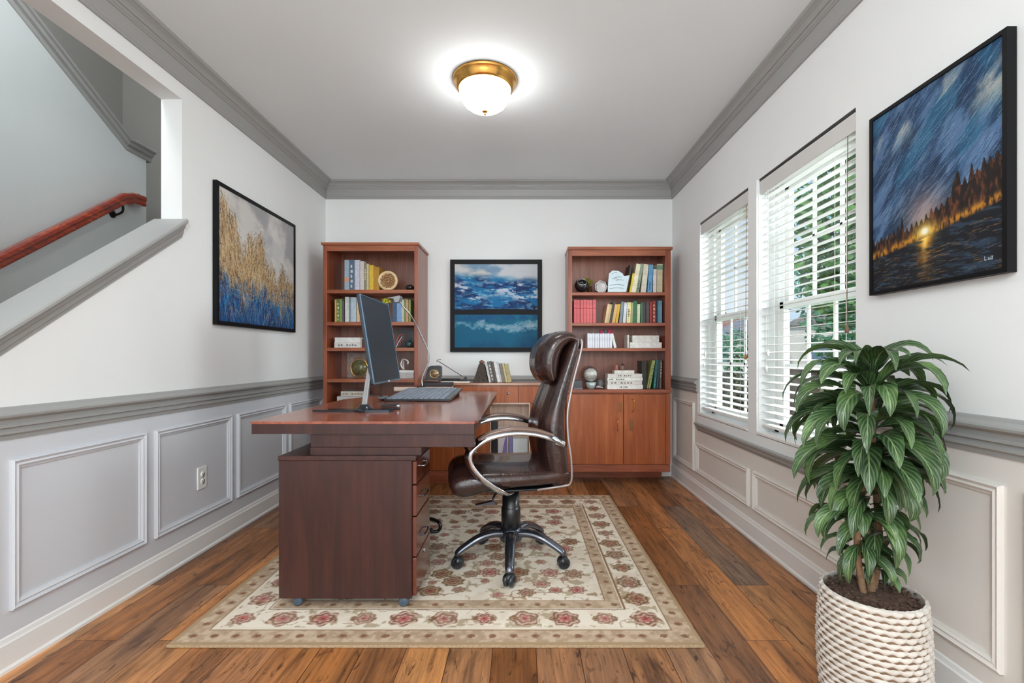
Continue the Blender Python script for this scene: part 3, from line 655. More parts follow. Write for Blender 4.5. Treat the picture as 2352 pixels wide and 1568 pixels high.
# outlet
ot = thing('wall_outlet', (XL+.004, 2.755, .378), 'white double wall outlet inside a wainscot panel on the left wall', 'outlet')
oz = pz(1094, 2.74); oy = 2.715
b = B(); box(b, XL+.0035, XL+.011, oy-.038, oy+.038, oz-.063, oz+.063, bev=.003); link('cover_plate', b, M['white'], ot)
for s in (-1, 1):
    b = B(); lathe(b, [(0, 0), (.017, 0), (.016, .004), (0, .004)], (XL+.010, oy, oz+s*.02), 20, 'X'); so = link('socket', b, M['white'], ot)
    b = B()
    for dy in (-.007, .007): box(b, XL+.0135, XL+.0148, oy+dy-.0015, oy+dy+.0015, oz+s*.02-.001, oz+s*.02+.008)
    box(b, XL+.0135, XL+.0148, oy-.002, oy+.002, oz+s*.02-.010, oz+s*.02-.006); link('slots', b, M['dark'], so)
b = B(); lathe(b, [(0, 0), (.003, 0), (.003, .003), (0, .003)], (XL+.010, oy, oz), 10, 'X'); link('screw', b, M['silver'], ot)

# ------------------------------------------------------------------ rug
RX0, RX1, RY0, RY1 = -1.36, .70, 1.82, 3.785
res = .0052; w = int((RX1-RX0)/res); h = int((RY1-RY0)/res)
vv, uu = np.mgrid[0:h, 0:w]; uu = uu*res; vv = vv*res; RW, RH = RX1-RX0, RY1-RY0
d = np.minimum(np.minimum(uu, RW-uu), np.minimum(vv, RH-vv))
n = fbm(uu*9, vv*9, 201); n2 = fbm(uu*40, vv*40, 205)
cream = lerp(np.ones((h, w, 3))*np.array([248, 236, 218.]), (230, 212, 188), ss(n, .45, .7)*.6)
tan = lerp(np.ones((h, w, 3))*np.array([212, 188, 160.]), (184, 156, 128), ss(n2, .35, .65)); img = cream.copy()
def rosette(img, cx, cy, rx, ry, seed, pal):
    rn = random.Random(seed); x0 = max(0, int((cx-rx*1.3)/res)); x1 = min(w, int((cx+rx*1.3)/res)+1); y0 = max(0, int((cy-ry*1.3)/res)); y1 = min(h, int((cy+ry*1.3)/res)+1)
    if x1 <= x0 or y1 <= y0: return
    X = (uu[y0:y1, x0:x1]-cx)/rx; Y = (vv[y0:y1, x0:x1]-cy)/ry; r = np.hypot(X, Y); a = np.arctan2(Y, X); sub = img[y0:y1, x0:x1]
    k = rn.choice([5, 6, 7, 8]); ph = rn.uniform(0, 6); edge = .92+.10*np.cos(k*a+ph); nz = n2[y0:y1, x0:x1]
    m = ss(edge-r, -.02, .04); c = np.ones(sub.shape)*np.array(pal[0], float)
    c = lerp(c, pal[1], ss(np.sin(r*16+ph+1.4*np.cos(k*a))+2*(nz-.5), -.1, .5)); c = lerp(c, pal[2], ss(.42+.06*np.cos(k*a)-r, 0, .05)*ss(nz, .3, .55)); c = lerp(c, pal[3], ss(.16-r, 0, .04))
    img[y0:y1, x0:x1] = sub*(1-m[..., None]*.88)+c*m[..., None]*.88
pals = [((132, 84, 68), (214, 178, 158), (196, 96, 92), (130, 48, 46)), ((122, 92, 72), (196, 168, 140), (150, 108, 84), (196, 110, 104)), ((146, 104, 84), (216, 186, 164), (190, 122, 112), (150, 66, 62)), ((116, 84, 58), (180, 150, 112), (160, 84, 70), (104, 52, 40))]
band1 = (d > .018) & (d < .098); band2 = (d > .262) & (d < .325)
img[band1] = tan[band1]; img[band2] = tan[band2]
vn = np.abs(fbm(uu*6, vv*6, 220, 3)-.5); img = lerp(img, (164, 128, 98), (vn < .008)*(d > .335)*.75); img = lerp(img, (168, 134, 104), (np.abs(fbm(uu*10, vv*10, 230, 2)-.5) < .010)*(d > .112)*(d < .25)*.7)
lf = ss(fbm(uu*26, vv*26, 240, 3), .62, .68)*((d > .33) | ((d > .115) & (d < .25))); img = lerp(img, (152, 128, 92), lf*.55)
img[(d > .098) & (d < .104)] = (150, 112, 84); img[(d > .104) & (d < .115)] = (240, 228, 208); img[(d > .250) & (d < .256)] = (150, 112, 84); img[(d > .325) & (d < .330)] = (158, 118, 90)
img[d < .018] = (178, 150, 116)
def along(dist, step, f):
    nx = round((RW-2*dist)/step); ny = round((RH-2*dist)/step); k = 0
    for i in range(nx+1): x = dist+(RW-2*dist)*i/nx; f(x, dist, k, 0); f(x, RH-dist, k+1, 0); k += 2
    for i in range(1, ny): y = dist+(RH-2*dist)*i/ny; f(dist, y, k, 1); f(RW-dist, y, k+1, 1); k += 2
along(.182, .168, lambda x, y, k, o: rosette(img, x, y, .066 if k % 3 else .05, .060 if k % 3 else .048, k, pals[k % 4]))
along(.182, .084, lambda x, y, k, o: rosette(img, x+.042*(1-o), y+.042*o, .014, .02, k+500, pals[(k+1) % 4]))
along(.058, .085, lambda x, y, k, o: rosette(img, x, y, .018, .014, k+900, ((126, 88, 64), (150, 110, 84), (140, 80, 66), (110, 60, 50))))
along(.293, .11, lambda x, y, k, o: rosette(img, x, y, .016, .013, k+1300, ((128, 92, 68), (156, 120, 92), (150, 90, 76), (110, 60, 50))))
rn = random.Random(5); k = 0
yy = .40
while yy < RH-.36:
    xx = .40+(.085 if k % 2 else 0)
    while xx < RW-.36:
        s = rn.choice([.024, .032, .042, .054]); rosette(img, xx+rn.uniform(-.03, .03), yy+rn.uniform(-.03, .03), s*1.1, s, rn.randint(0, 9999), rn.choice(pals)); xx += .136
    yy += .106; k += 1
me = painted('rug', img, (RX0, RY0, .012), (RX1-RX0, 0, 0), (0, RY1-RY0, 0))
rg = thing('area_rug', ((RX0+RX1)/2, (RY0+RY1)/2, 0), 'cream and tan floral area rug with medallion border under the desk and chair', 'rug')
link('pile', me, attr_mat('rug_pile', .95, .5, 500), rg)
b = B(); box(b, RX0-.003, RX1+.003, RY0-.003, RY1+.003, .0005, .0115, bev=.003); link('binding', b, plain('rug_binding', (176, 150, 118), .95, var=.2, scale=120, bump=.3), rg)

# ------------------------------------------------------------------ book and ornament helpers
bookmats = {}
def cmat(rgb, rough=.55):
    k = 'cover_%d_%d_%d' % rgb
    if k not in bookmats:
        t = Nt(k); v = t.coords('Object', (1, 1, 1)); f = t.noise(v, 30, 3, .6); c = S(*rgb)
        t.set(t.ramp(f, [(.35, tuple(q*.86 for q in c[:3])+(1,)), (.65, tuple(min(1, q*1.08) for q in c[:3])+(1,))]), rough, 0, .1); t.bump(f, .03, .001); bookmats[k] = t.m
    return bookmats[k]
ORD = ['first', 'second', 'third', 'fourth', 'fifth', 'sixth', 'seventh', 'eighth', 'ninth', 'tenth', 'eleventh', 'twelfth', 'thirteenth', 'fourteenth', 'fifteenth', 'sixteenth', 'seventeenth', 'eighteenth', 'nineteenth']
def book(x0, x1, z0, z1, yf, dep, rgb, label, group, lean=0, band=None, name='book'):
    """an upright book, spine towards the room; lean tips its top to the right"""
    t = .0022; piv = (x0 if lean <= 0 else x1, 0, z0)
    R = about(piv, 'Y', lean) if lean else None
    b = B(); box(b, x0, x0+t, yf, yf+dep, z0, z1, rot=R); box(b, x1-t, x1, yf, yf+dep, z0, z1, rot=R); box(b, x0, x1, yf-.003, yf+.002, z0, z1, bev=.0012, rot=R)
    o = link(name, b, cmat(rgb)); tag(o, label, 'book', group)
    b = B(); box(b, x0+t, x1-t, yf+.001, yf+dep-.004, z0+.003, z1-.004, rot=R); link('pages', b, M['paper'], o)
    if band:
        c, f0, f1 = band; b = B(); H = z1-z0; w_ = x1-x0
        if f1-f0 > .2:
            k = 5
            for i in range(k):
                q = z0+H*(f0+(f1-f0)*i/k); box(b, x0+w_*.3, x1-w_*(.3 if i % 2 else .42), yf-.0042, yf-.0028, q, q+H*(f1-f0)/k*.6, rot=R)
        else: box(b, x0+.001, x1-.001, yf-.0042, yf-.0028, z0+H*f0, z0+H*f1, rot=R)
        link('spine_lettering', b, cmat(c), o)
    return o
def flatbook(x0, x1, z0, z1, yf, dep, rgb, label, group, band=None, name='book'):
    t = .003; b = B(); box(b, x0, x1, yf, yf+dep, z0, z0+t); box(b, x0, x1, yf, yf+dep, z1-t, z1); box(b, x0, x1, yf-.002, yf+.003, z0, z1, bev=.001)
    o = link(name, b, cmat(rgb)); tag(o, label, 'book', group)
    b = B(); box(b, x0+.003, x1-.003, yf+.002, yf+dep-.004, z0+t, z1-t); link('pages', b, M['paper'], o)
    if band:
        b = B(); n_ = 7; w_ = x1-x0; H = z1-z0
        for i in range(n_):
            if i in (2,): continue
            q = x0+w_*(band[1]+(band[2]-band[1])*i/n_); box(b, q, q+w_*(band[2]-band[1])/n_*.6, yf-.0035, yf-.0015, z0+H*.32, z0+H*(.66 if i % 2 else .58))
        link('spine_lettering', b, cmat(band[0]), o)
    return o
COLN = {}
def row(items, Zf, ybase, shelfname, group, dep=.17, zshelf=None):
    """items: (x_left_px, x_right_px, y_top_px, rgb, colour words, lean_px, band)"""
    z0 = zshelf if zshelf is not None else pz(ybase, Zf)
    items = [list(q) for q in items]
    for i in range(len(items)-2, -1, -1):                # a book leaning right needs its foot clear of the next one
        need = max(0, items[i][5]-max(0, items[i+1][5])) if items[i][5] > 0 else 0; gap = items[i+1][0]-items[i][1]; sh_ = need-gap
        if sh_ > 0 and need > 0 or gap < 0: items[i][0] -= max(sh_, -gap if gap < 0 else 0); items[i][1] -= max(sh_, -gap if gap < 0 else 0)
    for i in range(1, len(items)):
        if items[i][5] < 0 and items[i-1][5] >= 0: items[i][0] -= items[i][5]; items[i][1] -= items[i][5]
    for i, it in enumerate(items):
        xl, xr, yt, rgb, words, lean, band = it
        Y = Zf+random.uniform(0, .012); H = (ybase-yt)*Zf/F; a = math.atan2(lean, ybase-min(q[2] for q in items))
        book(px(xl, Zf)+.0004, px(xr, Zf)-.0004, z0+.0005, z0+H/max(.6, math.cos(a)), Y, dep, rgb, '%s, %s from left %s' % (words, ORD[i], shelfname), group, a, band)

# ------------------------------------------------------------------ left bookcase
ZL = 4.0; zl = lambda y: pz(y, ZL); xl = lambda x: px(x, ZL); YBK = YB-.036
bl = thing('bookcase', (xl(850), 4.2, 0), 'tall mahogany bookcase in the left corner, partly behind the monitor', 'bookcase')
X0, X1 = xl(742), xl(960)
bx('side_panel', M['wood_lc'], bl, X0, X0+.032, ZL, YBK, 0, zl(563), bev=.002); bx('side_panel', M['wood_lc'], bl, X1-.032, X1, ZL, YBK, 0, zl(563), bev=.002)
bx('back_panel', M['wood_back'], bl, X0+.032, X1-.032, YBK-.085, YBK-.07, .02, zl(563))
bx('header_rail', M['wood_lcx'], bl, X0+.032, X1-.032, ZL+.001, ZL+.022, zl(576), zl(563))
b = B(); box(b, X0+.032, X1-.032, ZL+.022, YBK-.07, zl(565), zl(563)); box(b, X0-.012, X1+.012, ZL-.016, YBK, zl(563), zl(557), bev=.004); link('cornice', b, M['wood_lcx'], bl)
SL = [(665, 673), (739, 747), (798, 806), (870, 878)]
for a, c in SL: bx('shelf', M['wood_lcx'], bl, X0+.032, X1-.032, ZL+.003, YBK-.086, zl(c), zl(a), bev=.002)
bx('shelf', M['wood_lcx'], bl, X0+.032, X1-.032, ZL+.003, YBK-.086, .45, .475, bev=.002)
bx('plinth', M['wood_lcx'], bl, X0+.032, X1-.032, ZL+.01, ZL+.03, 0, .09)
sh = [zl(a) for a, _ in SL]
Zt = 4.07
row([(791, 802, 594, (150, 172, 188), 'pale blue book with an orange spine patch', 0, ((214, 150, 110), .3, .42)), (802, 814, 594, (84, 104, 128), 'mottled slate-blue book', 0, ((196, 204, 212), .1, .9)),
     (814, 826, 594, (196, 200, 214), 'thick lavender-white book', 0, None), (827, 836, 597, (206, 196, 196), 'pinkish white book', 0, None), (836, 842, 601, (132, 128, 106), 'olive grey book', 0, ((222, 210, 170), .4, .8)),
     (842, 847, 603, (206, 190, 140), 'slim straw-coloured book', 0, None), (848, 858, 606, (212, 176, 52), 'bright yellow book', 0, None), (858, 871, 610, (176, 130, 40), 'dark mustard book', 0, None)], Zt, 665, 'top shelf, left bookcase', 'books on the top left shelf', .2, sh[0])
row([(769, 773, 686, (206, 176, 92), 'slim tan book', 0, None), (773, 780, 685, (96, 116, 82), 'dark green patterned book', 0, ((224, 228, 180), .08, .9)), (780, 786, 685, (118, 158, 62), 'bright green book', 0, None), (786, 791, 688, (88, 76, 90), 'slim plum-grey book', 0, None),
     (792, 801, 680, (206, 210, 206), 'ivory book', 0, None), (801, 806, 681, (130, 148, 160), 'slim steel-blue book', 0, None), (806, 818, 681, (176, 196, 208), 'thick ice-blue book', 0, None), (819, 826, 683, (214, 180, 142), 'peach book', 0, None), (827, 838, 683, (226, 230, 230), 'white book half behind the monitor edge', 0, None)],
    Zt, 739, 'left run, second shelf, left bookcase', 'books at left on the second left shelf', .2, sh[1])
row([(901, 911, 683, (58, 88, 122), 'thick navy book', 0, None), (911, 922, 684, (126, 158, 206), 'sky blue book', 0, None), (922, 928, 686, (200, 206, 190), 'slim pale book', 0, None), (928, 933, 684, (130, 156, 70), 'slim green book', 0, None), (933, 938, 686, (206, 160, 130), 'slim salmon book', 0, None), (938, 943, 686, (150, 166, 90), 'olive-green book', 0, None)],
    Zt, 739, 'right run, second shelf, left bookcase', 'books at right on the second left shelf', .2, sh[1])
def ornbox(name, x0, x1, yt, z0, Zf, dep, rgb, label, cat, rough=.6):
    b = B(); box(b, px(x0, Zf), px(x1, Zf), Zf, Zf+dep, z0+.0005, pz(yt, Zf), bev=.003); return tag(link(name, b, cmat(rgb, rough)), label, cat)
# ammonite-like carved disc
sh_ = thing('shell_ornament', (px(891, 4.08), 4.1, sh[0]), 'round cream shell ornament with carved brown centre beside the mustard book', 'ornament')
c = P(891, 643.5, 4.08); rr = 23*4.08/F; c.z = sh[0]+rr+.001
b = B(); lathe(b, [(0, -.02), (rr*.9, -.02), (rr, -.005), (rr*.97, .012), (rr*.8, .018), (rr*.76, .008), (0, .006)], (c.x, c.y, c.z), 48, 'Y'); link('rim', b, plain('shell_cream', (222, 196, 150), .4, var=.2), sh_)
b = B(); rn = random.Random(3)
for k in range(60):
    a = k*.55; r_0 = rr*.72*(k/60)**.6; blob(b, (c.x+r_0*math.cos(a), c.y-.012, c.z+r_0*math.sin(a)), (.0075, .010, .0065), 1)
link('spiral', b, plain('shell_brown', (150, 100, 60), .4, var=.5, scale=60), sh_)
b = B(); blob(b, (px(940, 4.07), 4.10, sh[0]+.0305), (.038, .035, .0275), 3, .06, 4); tag(link('polished_stone', b, plain('hematite', (70, 66, 66), .12, .6)), 'small dark polished stone at right end of the top left shelf', 'stone')
# green flower behind monitor
fl = thing('flower_sprig', (px(890, 4.05), 4.06, sh[1]), 'yellow-green flower sprig standing just right of the monitor top', 'flower')
b = B(); tube(b, [(px(892, 4.05), 4.07, sh[1]), (px(890, 4.05), 4.06, sh[1]+.17)], .004, 6); link('stem', b, leafm['green'], fl)
b = B(); leaf_cloud(b, (px(887, 4.05), 4.06, sh[1]+.185), (.042, .02, .022), 90, .012, 5); link('petals', b, plain('yellow_petal', (206, 204, 60), .6), fl)
flatbook(px(769, 4.06), px(828, 4.06), sh[2]+.0005, pz(786, 4.06), 4.05, .17, (216, 214, 210), 'white book with faint title, lower of two left of the monitor', 'white books left of the monitor', ((120, 118, 120), .15, .9))
flatbook(px(770, 4.06), px(828, 4.06), pz(786, 4.06)+.0005, pz(775, 4.06), 4.05, .17, (222, 222, 220), 'plain white book, upper of two left of the monitor', 'white books left of the monitor')
ornbox('trinket_box', 830, 841, 778, sh[2], 4.1, .06, (92, 58, 50), 'small brown box on the third left shelf beside the white books', 'box')
pp = thing('picture_panel', (px(932, 4.15), 4.2, sh[2]), 'dark grey picture panel leaning on the third left shelf', 'picture')
b = B(); box(b, px(904, 4.15), px(952, 4.15), 4.24, 4.252, sh[2]+.0005, pz(753, 4.15)); link('panel', b, plain('slate_panel', (70, 66, 66), .4, var=.2), pp)
b = B(); box(b, px(951, 4.15), px(953.5, 4.15), 4.235, 4.255, sh[2]+.0005, pz(752.5, 4.15)); link('panel_edge', b, M['black'], pp)
ri = thing('ribbon_ornament', (px(920, 4.09), 4.09, sh[2]), 'looped red and white ribbon ornament on the third left shelf', 'ornament')
b = B(); tube(b, smooth_path([P(914, 796, 4.09), P(912, 782, 4.09), P(917, 771, 4.09), P(926, 769, 4.09), P(927, 777, 4.09), P(920, 784, 4.09), P(918, 796, 4.09)]), .006, 8, .5); link('ribbon', b, plain('red_ribbon', (186, 80, 84), .4), ri)
b = B(); tube(b, smooth_path([P(910, 797, 4.08), P(914, 788, 4.08), P(920, 778, 4.08), P(924, 773, 4.08)]), .003, 8); link('white_strand', b, M['white'], ri)
b = B(); blob(b, (px(940, 4.1), 4.1, sh[2]+.032), (.026, .02, .032), 2, .3, 8); blob(b, (px(943, 4.1), 4.1, sh[2]+.074), (.012, .01, .012), 2, .2, 9); tag(link('figurine', b, plain('teal_stone', (72, 98, 100), .25, .2)), 'small teal figurine at right on the third left shelf', 'figurine')
# shelf four
pl = thing('stone_plaque', (px(822, 4.2), 4.22, sh[3]), 'square grey-brown stone plaque standing on the fourth left shelf', 'plaque')
b = B(); box(b, px(793, 4.2), px(852, 4.2), 4.24, 4.262, sh[3]+.0005, pz(809, 4.2), bev=.003); link('slab', b, plain('rough_stone', (158, 144, 138), .8, var=.25, scale=30, bump=.5), pl)
gd = thing('oval_frame', (px(824, 4.12), 4.12, sh[3]), 'gold-rimmed oval keepsake leaning on the stone plaque', 'ornament')
r0 = 21*4.12/F; cz = sh[3]+r0*1.16
b = B(); pts = [(px(824, 4.12)+r0*.9*math.cos(a), 4.13, cz+r0*1.08*math.sin(a)) for a in [2*PI*k/36 for k in range(37)]]; tube(b, pts, .0045, 8); link('rim', b, M['gold'], gd)
b = B(); lathe(b, [(0, -.012), (r0*.8, -.008), (r0*.86, .01), (0, .012)], (px(824, 4.12), 4.14, cz), 32, 'Y'); link('glass_face', b, plain('green_glass', (104, 104, 74), .2, .1, var=.5, scale=40), gd)
b = B(); c_ = px(929, 4.1); tube(b, smooth_path([(c_-.01, 4.1, sh[3]+.08), (c_-.03, 4.1, sh[3]+.12), (c_-.01, 4.1, sh[3]+.165), (c_+.03, 4.1, sh[3]+.15), (c_+.03, 4.1, sh[3]+.12)]), .012, 10); lathe(b, [(0, 0), (.02, 0), (.012, .02), (.012, .09), (0, .1)], (c_-.008, 4.1, sh[3]+.072), 16); tag(link('figurine', b, plain('pearl_silver', (196, 186, 180), .25, .5)), 'silver curled figurine standing on the white patterned box', 'figurine')
kb = thing('keepsake_box', (px(938, 4.08), 4.12, sh[3]), 'white box with grey scroll pattern on the fourth left shelf', 'box')
b = B(); box(b, px(916, 4.07), px(951, 4.07), 4.06, 4.18, sh[3]+.0005, sh[3]+.070, bev=.003); link('box_body', b, plain('scroll_pattern', (196, 194, 196), .6, var=.25, scale=70), kb)
b = B(); box(b, px(915, 4.07), px(951.5, 4.07), 4.055, 4.185, sh[3]+.052, sh[3]+.0715, bev=.002); link('lid', b, M['white'], kb)
# shelf five (top edge just above the desk)
flatbook(xl(765)+.01, px(858, 4.06), .475+.2365, .475+.30, 4.06, .2, (188, 184, 182), 'wide grey box-like book under the smaller white one, low in the left bookcase', 'books low in the left bookcase')
b = B(); box(b, xl(768), px(856, 4.06), 4.07, 4.26, .4755, .475+.236, bev=.003); tag(link('storage_box', b, plain('grey_box', (150, 146, 144), .7)), 'grey storage box under the books on the lowest visible left shelf', 'box')
flatbook(px(783, 4.08), px(838, 4.08), .475+.3005, .475+.342, 4.08, .15, (206, 200, 190), 'cream book with gilt lettering, topmost low in the left bookcase', 'books low in the left bookcase', ((150, 128, 90), .08, .95))

# ------------------------------------------------------------------ right base cabinet and hutch
ZK = 4.14; zk = lambda y: pz(y, ZK); xk = lambda x: px(x, ZK)
cb = thing('base_cabinet', (xk(1420), 4.28, 0), 'warm mahogany two-door cabinet below the right bookcase', 'cabinet')
K0, K1 = xk(1301), xk(1540); kb0 = .112
bx('carcass', M['wood_rc'], cb, K0, K1, ZK+.022, YBK, kb0, zk(902)-.002, bev=.002)
bx('base_moulding', M['wood_rcx'], cb, K0, K1, ZK+.004, ZK+.03, kb0-.004, zk(1067), bev=.003)
bx('plinth', M['wood_rcx'], cb, K0, K1-.005, 4.385, YBK, 0, kb0)
bx('countertop', M['wood_rcx'], cb, K0-.002, K1+.008, ZK-.012, YBK, zk(902), zk(894), bev=.004)
bx('side_stile', M['wood_rc'], cb, xk(1530), K1, ZK+.002, ZK+.024, zk(1066), zk(903.5))
for a, c, nm in ((1302, 1431, 0), (1433, 1529, 1)):
    dr = bx('door', M['wood_rc'], cb, xk(a), xk(c), ZK, ZK+.02, zk(1066), zk(906), bev=.0015)
    b = B()
    if nm == 0: tube(b, smooth_path([P(1419, 962, ZK-.002), P(1419, 966, ZK-.022), P(1419, 976, ZK-.026), P(1419, 986, ZK-.022), P(1419, 990, ZK-.002)]), .004, 8)
    else: tube(b, smooth_path([P(1451, 917, ZK-.002), P(1456, 918, ZK-.018), P(1457, 930, ZK-.02), P(1456, 943, ZK-.018), P(1451, 945, ZK-.002)]), .0035, 8)
    link('handle', b, M['gold'], dr)
    b = B(); q = (1424, 924, 946) if nm == 0 else (1450, 962, 989); box(b, px(q[0]-4, ZK), px(q[0]+4, ZK), ZK-.0015, ZK+.001, zk(q[2]), zk(q[1])); link('escutcheon', b, plain('dull_brass', (138, 92, 54), .4, .4), dr)
hu = thing('bookcase', (xk(1420), 4.3, zk(894)), 'mahogany bookcase hutch standing on the right cabinet beside the window', 'bookcase')
ZH = 4.14; xh = lambda x: px(x, ZH); zh = lambda y: pz(y, ZH)
H0, H1 = xh(1305), xh(1541); zb0 = zk(894)+.0005
bx('side_panel', M['wood_lc'], hu, H0, H0+.035, ZH, YBK, zb0, zh(574), bev=.002); bx('side_panel', M['wood_lc'], hu, H1-.050, H1, ZH, YBK, zb0, zh(574), bev=.002)
bx('back_panel', M['wood_back'], hu, H0+.035, H1-.05, YBK-.03, YBK-.015, zb0, zh(574))
bx('header_rail', M['wood_lcx'], hu, H0+.035, H1-.05, ZH+.001, ZH+.022, zh(587), zh(574))
b = B(); box(b, H0+.035, H1-.05, ZH+.022, YBK-.015, zh(576), zh(574)); box(b, H0-.005, H1+.012, ZH-.016, YBK, zh(574), zh(567), bev=.004); link('cornice', b, M['wood_lcx'], hu)
SR = [(671, 678), (741, 748), (799, 806)]; sr = [zh(a) for a, _ in SR]
for a, c in SR: bx('shelf', M['wood_rcx'], hu, H0+.035, H1-.05, ZH+.003, YBK-.031, zh(c), zh(a), bev=.002)
s4 = zb0+.0
Zr = 4.19
L = lambda dx: dx
row([(1436, 1441, 606, (60, 44, 34), 'dark brown book leaning', 12, None), (1447, 1452, 626, (214, 186, 60), 'slim yellow book leaning', 12, None), (1453, 1463, 605, (226, 218, 186), 'thick cream book leaning', 12, None), (1464, 1471, 604, (134, 150, 128), 'grey-green book with dark lettering leaning', 12, ((60, 60, 60), .05, .45)),
     (1473, 1485, 605, (216, 206, 186), 'broad beige book leaning', 7, None), (1487, 1497, 606, (96, 156, 196), 'bright blue book', 4, ((40, 80, 120), .1, .4)), (1500, 1508, 616, (220, 212, 206), 'shorter white book', 1, None), (1509, 1522, 604, (200, 192, 158), 'khaki book with green edge', 1, ((110, 150, 130), .8, .95))],
    Zr, 671, 'top shelf, right bookcase', 'books on the top right shelf', .17, sr[0])
row([(1318+i*7.3, 1318+i*7.3+7.0, 687+(i % 3)*.4, (206, 92+4*(i % 3), 98), 'coral-red matching volume', 0, ((156, 50, 60), .62, .66)) for i in range(7)], Zr, 741, 'second shelf, right bookcase', 'matching coral-red volumes', .17, sr[1])
cols = [((212, 186, 142), 'tan paperback leaning', 9), ((190, 164, 120), 'worn beige paperback leaning', 9), ((66, 54, 44), 'dark brown book leaning', 9), ((206, 168, 104), 'sand-coloured book leaning', 9), ((206, 160, 44), 'golden yellow book leaning', 8), ((122, 134, 140), 'steel-grey book leaning', 5), ((206, 210, 220), 'pale lilac book', 4),
        ((222, 212, 150), 'light yellow book', 2), ((160, 156, 112), 'slim olive book', 2), ((38, 110, 66), 'deep green book', 2), ((206, 210, 176), 'pale green book', 1), ((60, 110, 70), 'slim mid-green book', 0)]
wd = [5.5, 5.5, 6, 7, 6, 7, 7, 9, 5, 9, 7, 5]; x = 1395; it = []
tp = [697, 698, 693, 698, 697, 692, 694, 693, 693, 690, 697, 694]
for (c_, wds, ln), w_, t_ in zip(cols, wd, tp): it.append((x, x+w_, t_, c_, wds, ln, ((90, 80, 70), .3, .7) if w_ > 8 else None)); x += w_+.2
row(it, Zr, 741, 'mixed run, second right shelf', 'mixed books on the second right shelf', .17, sr[1])
row([(1476, 1484, 692, (70, 60, 66), 'dark plum book', 0, None), (1484, 1491, 692, (78, 70, 68), 'charcoal book', 0, None), (1492, 1498, 692, (160, 50, 44), 'red book', 0, None), (1499, 1507, 690, (150, 44, 38), 'red book with cream speckles', 0, ((226, 200, 170), .08, .92)), (1508, 1512, 690, (44, 72, 84), 'slim petrol book', 0, None), (1512, 1521, 689, (96, 142, 164), 'blue-grey book', 0, None)],
    Zr, 741, 'dark run, second right shelf', 'dark and red books on the second right shelf', .17, sr[1])
# third shelf: white set
row([(1349+i*5.75, 1349+i*5.75+5.5, 765+(i % 2)*.6, (224-3*(i % 3), 226-3*(i % 3), 232), 'slim white volume', 0, None) for i in range(10)], Zr, 799, 'third right shelf', 'matching slim white volumes', .15, sr[2])
row([(1411, 1417, 766, (228, 228, 226), 'white volume tipped outward at right end', -8, None)], Zr, 799, 'third right shelf', 'tipped white volumes', .15, sr[2])
for q, (xa, xb, yt, c_, l_) in enumerate(((1378, 1387, 757, (206, 60, 110), 'pink card box lying behind the white set, left one'), (1388, 1394, 757, (120, 126, 130), 'slim grey card box behind the white set'), (1396, 1408, 756, (214, 70, 100), 'pink card box behind the white set, right one'))):
    ornbox('card_box', xa, xb, yt, sr[2], 4.37, .008, c_, l_, 'box')
flatbook(px(1446, Zr), px(1519, Zr), sr[2]+.0005, pz(786, Zr), Zr-.01, .19, (226, 224, 220), 'wide white book, lower of two on the third right shelf', 'stacked white books, third right shelf')
flatbook(px(1452, Zr), px(1513, Zr), pz(786, Zr)+.0005, pz(770.5, Zr), Zr-.01, .18, (218, 214, 206), 'off-white book, upper of two on the third right shelf', 'stacked white books, third right shelf')
book(px(1442, Zr)-.004, px(1446, Zr)-.004, sr[2]+.0005, pz(769, Zr), Zr, .14, (216, 210, 200), 'slim cream book standing against the stacked white pair', 'standing cream books')
# top shelf ornaments
vz = thing('glass_vase', (px(1336, 4.2), 4.2, sr[0]), 'dark glossy round vase at left end of the top right shelf', 'vase')
b = B(); R_ = Matrix.Rotation(math.radians(50), 4, 'X'); lathe(b, [(0, -.05), (.03, -.05), (.055, -.03), (.064, 0), (.055, .03), (.04, .045), (.034, .04), (.045, .02), (0, .0)], (px(1336, 4.2), 4.2, sr[0]+.068), 32, rot=R_); link('bowl', b, plain('black_glass', (40, 36, 38), .08, .3), vz)
b = B(); lathe(b, [(.034, .039), (.04, .047), (.044, .043)], (px(1336, 4.2), 4.2, sr[0]+.068), 32, rot=R_); link('silver_lip', b, M['silver'], vz)
dg = thing('dried_flowers', (px(1352, 4.24), 4.25, sr[0]), 'yellow-green dried flowers in a narrow jar behind the round vase', 'flowers')
b = B(); lathe(b, [(0, 0), (.018, 0), (.02, .02), (.018, .075), (0, .075)], (px(1358, 4.24), 4.32, sr[0]+.0005), 20); link('jar', b, plain('amber_jar', (96, 66, 44), .2), dg)
b = B(); leaf_cloud(b, (px(1349, 4.24), 4.33, sr[0]+.12), (.065, .03, .035), 260, .013, 6); link('petals', b, plain('dry_yellow', (170, 160, 70), .8, var=.5, scale=60), dg)
cp = thing('ceramic_bowl', (px(1383, 4.17), 4.18, sr[0]), 'white ceramic bowl lying on its side, opening facing the room', 'bowl')
b = B(); lathe(b, [(.052, .03), (.058, .028), (.056, .02), (.05, .018), (.046, .0), (0, -.006)], (px(1380, 4.24), 4.25, sr[0]+.060), 7, 'Y', False); link('bowl', b, plain('porcelain', (226, 222, 220), .2), cp)
b = B(); lathe(b, [(.053, .018), (.058, -.03), (.05, -.05), (0, -.055)], (px(1383, 4.24), 4.25, sr[0]+.0605), 24, 'Y'); link('dark_outer', b, M['black'], cp)
pv = thing('ceramic_plaque', (px(1415, 4.165), 4.17, sr[0]), 'pale blue ceramic plaque with rounded top and dark scribbled lines', 'plaque')
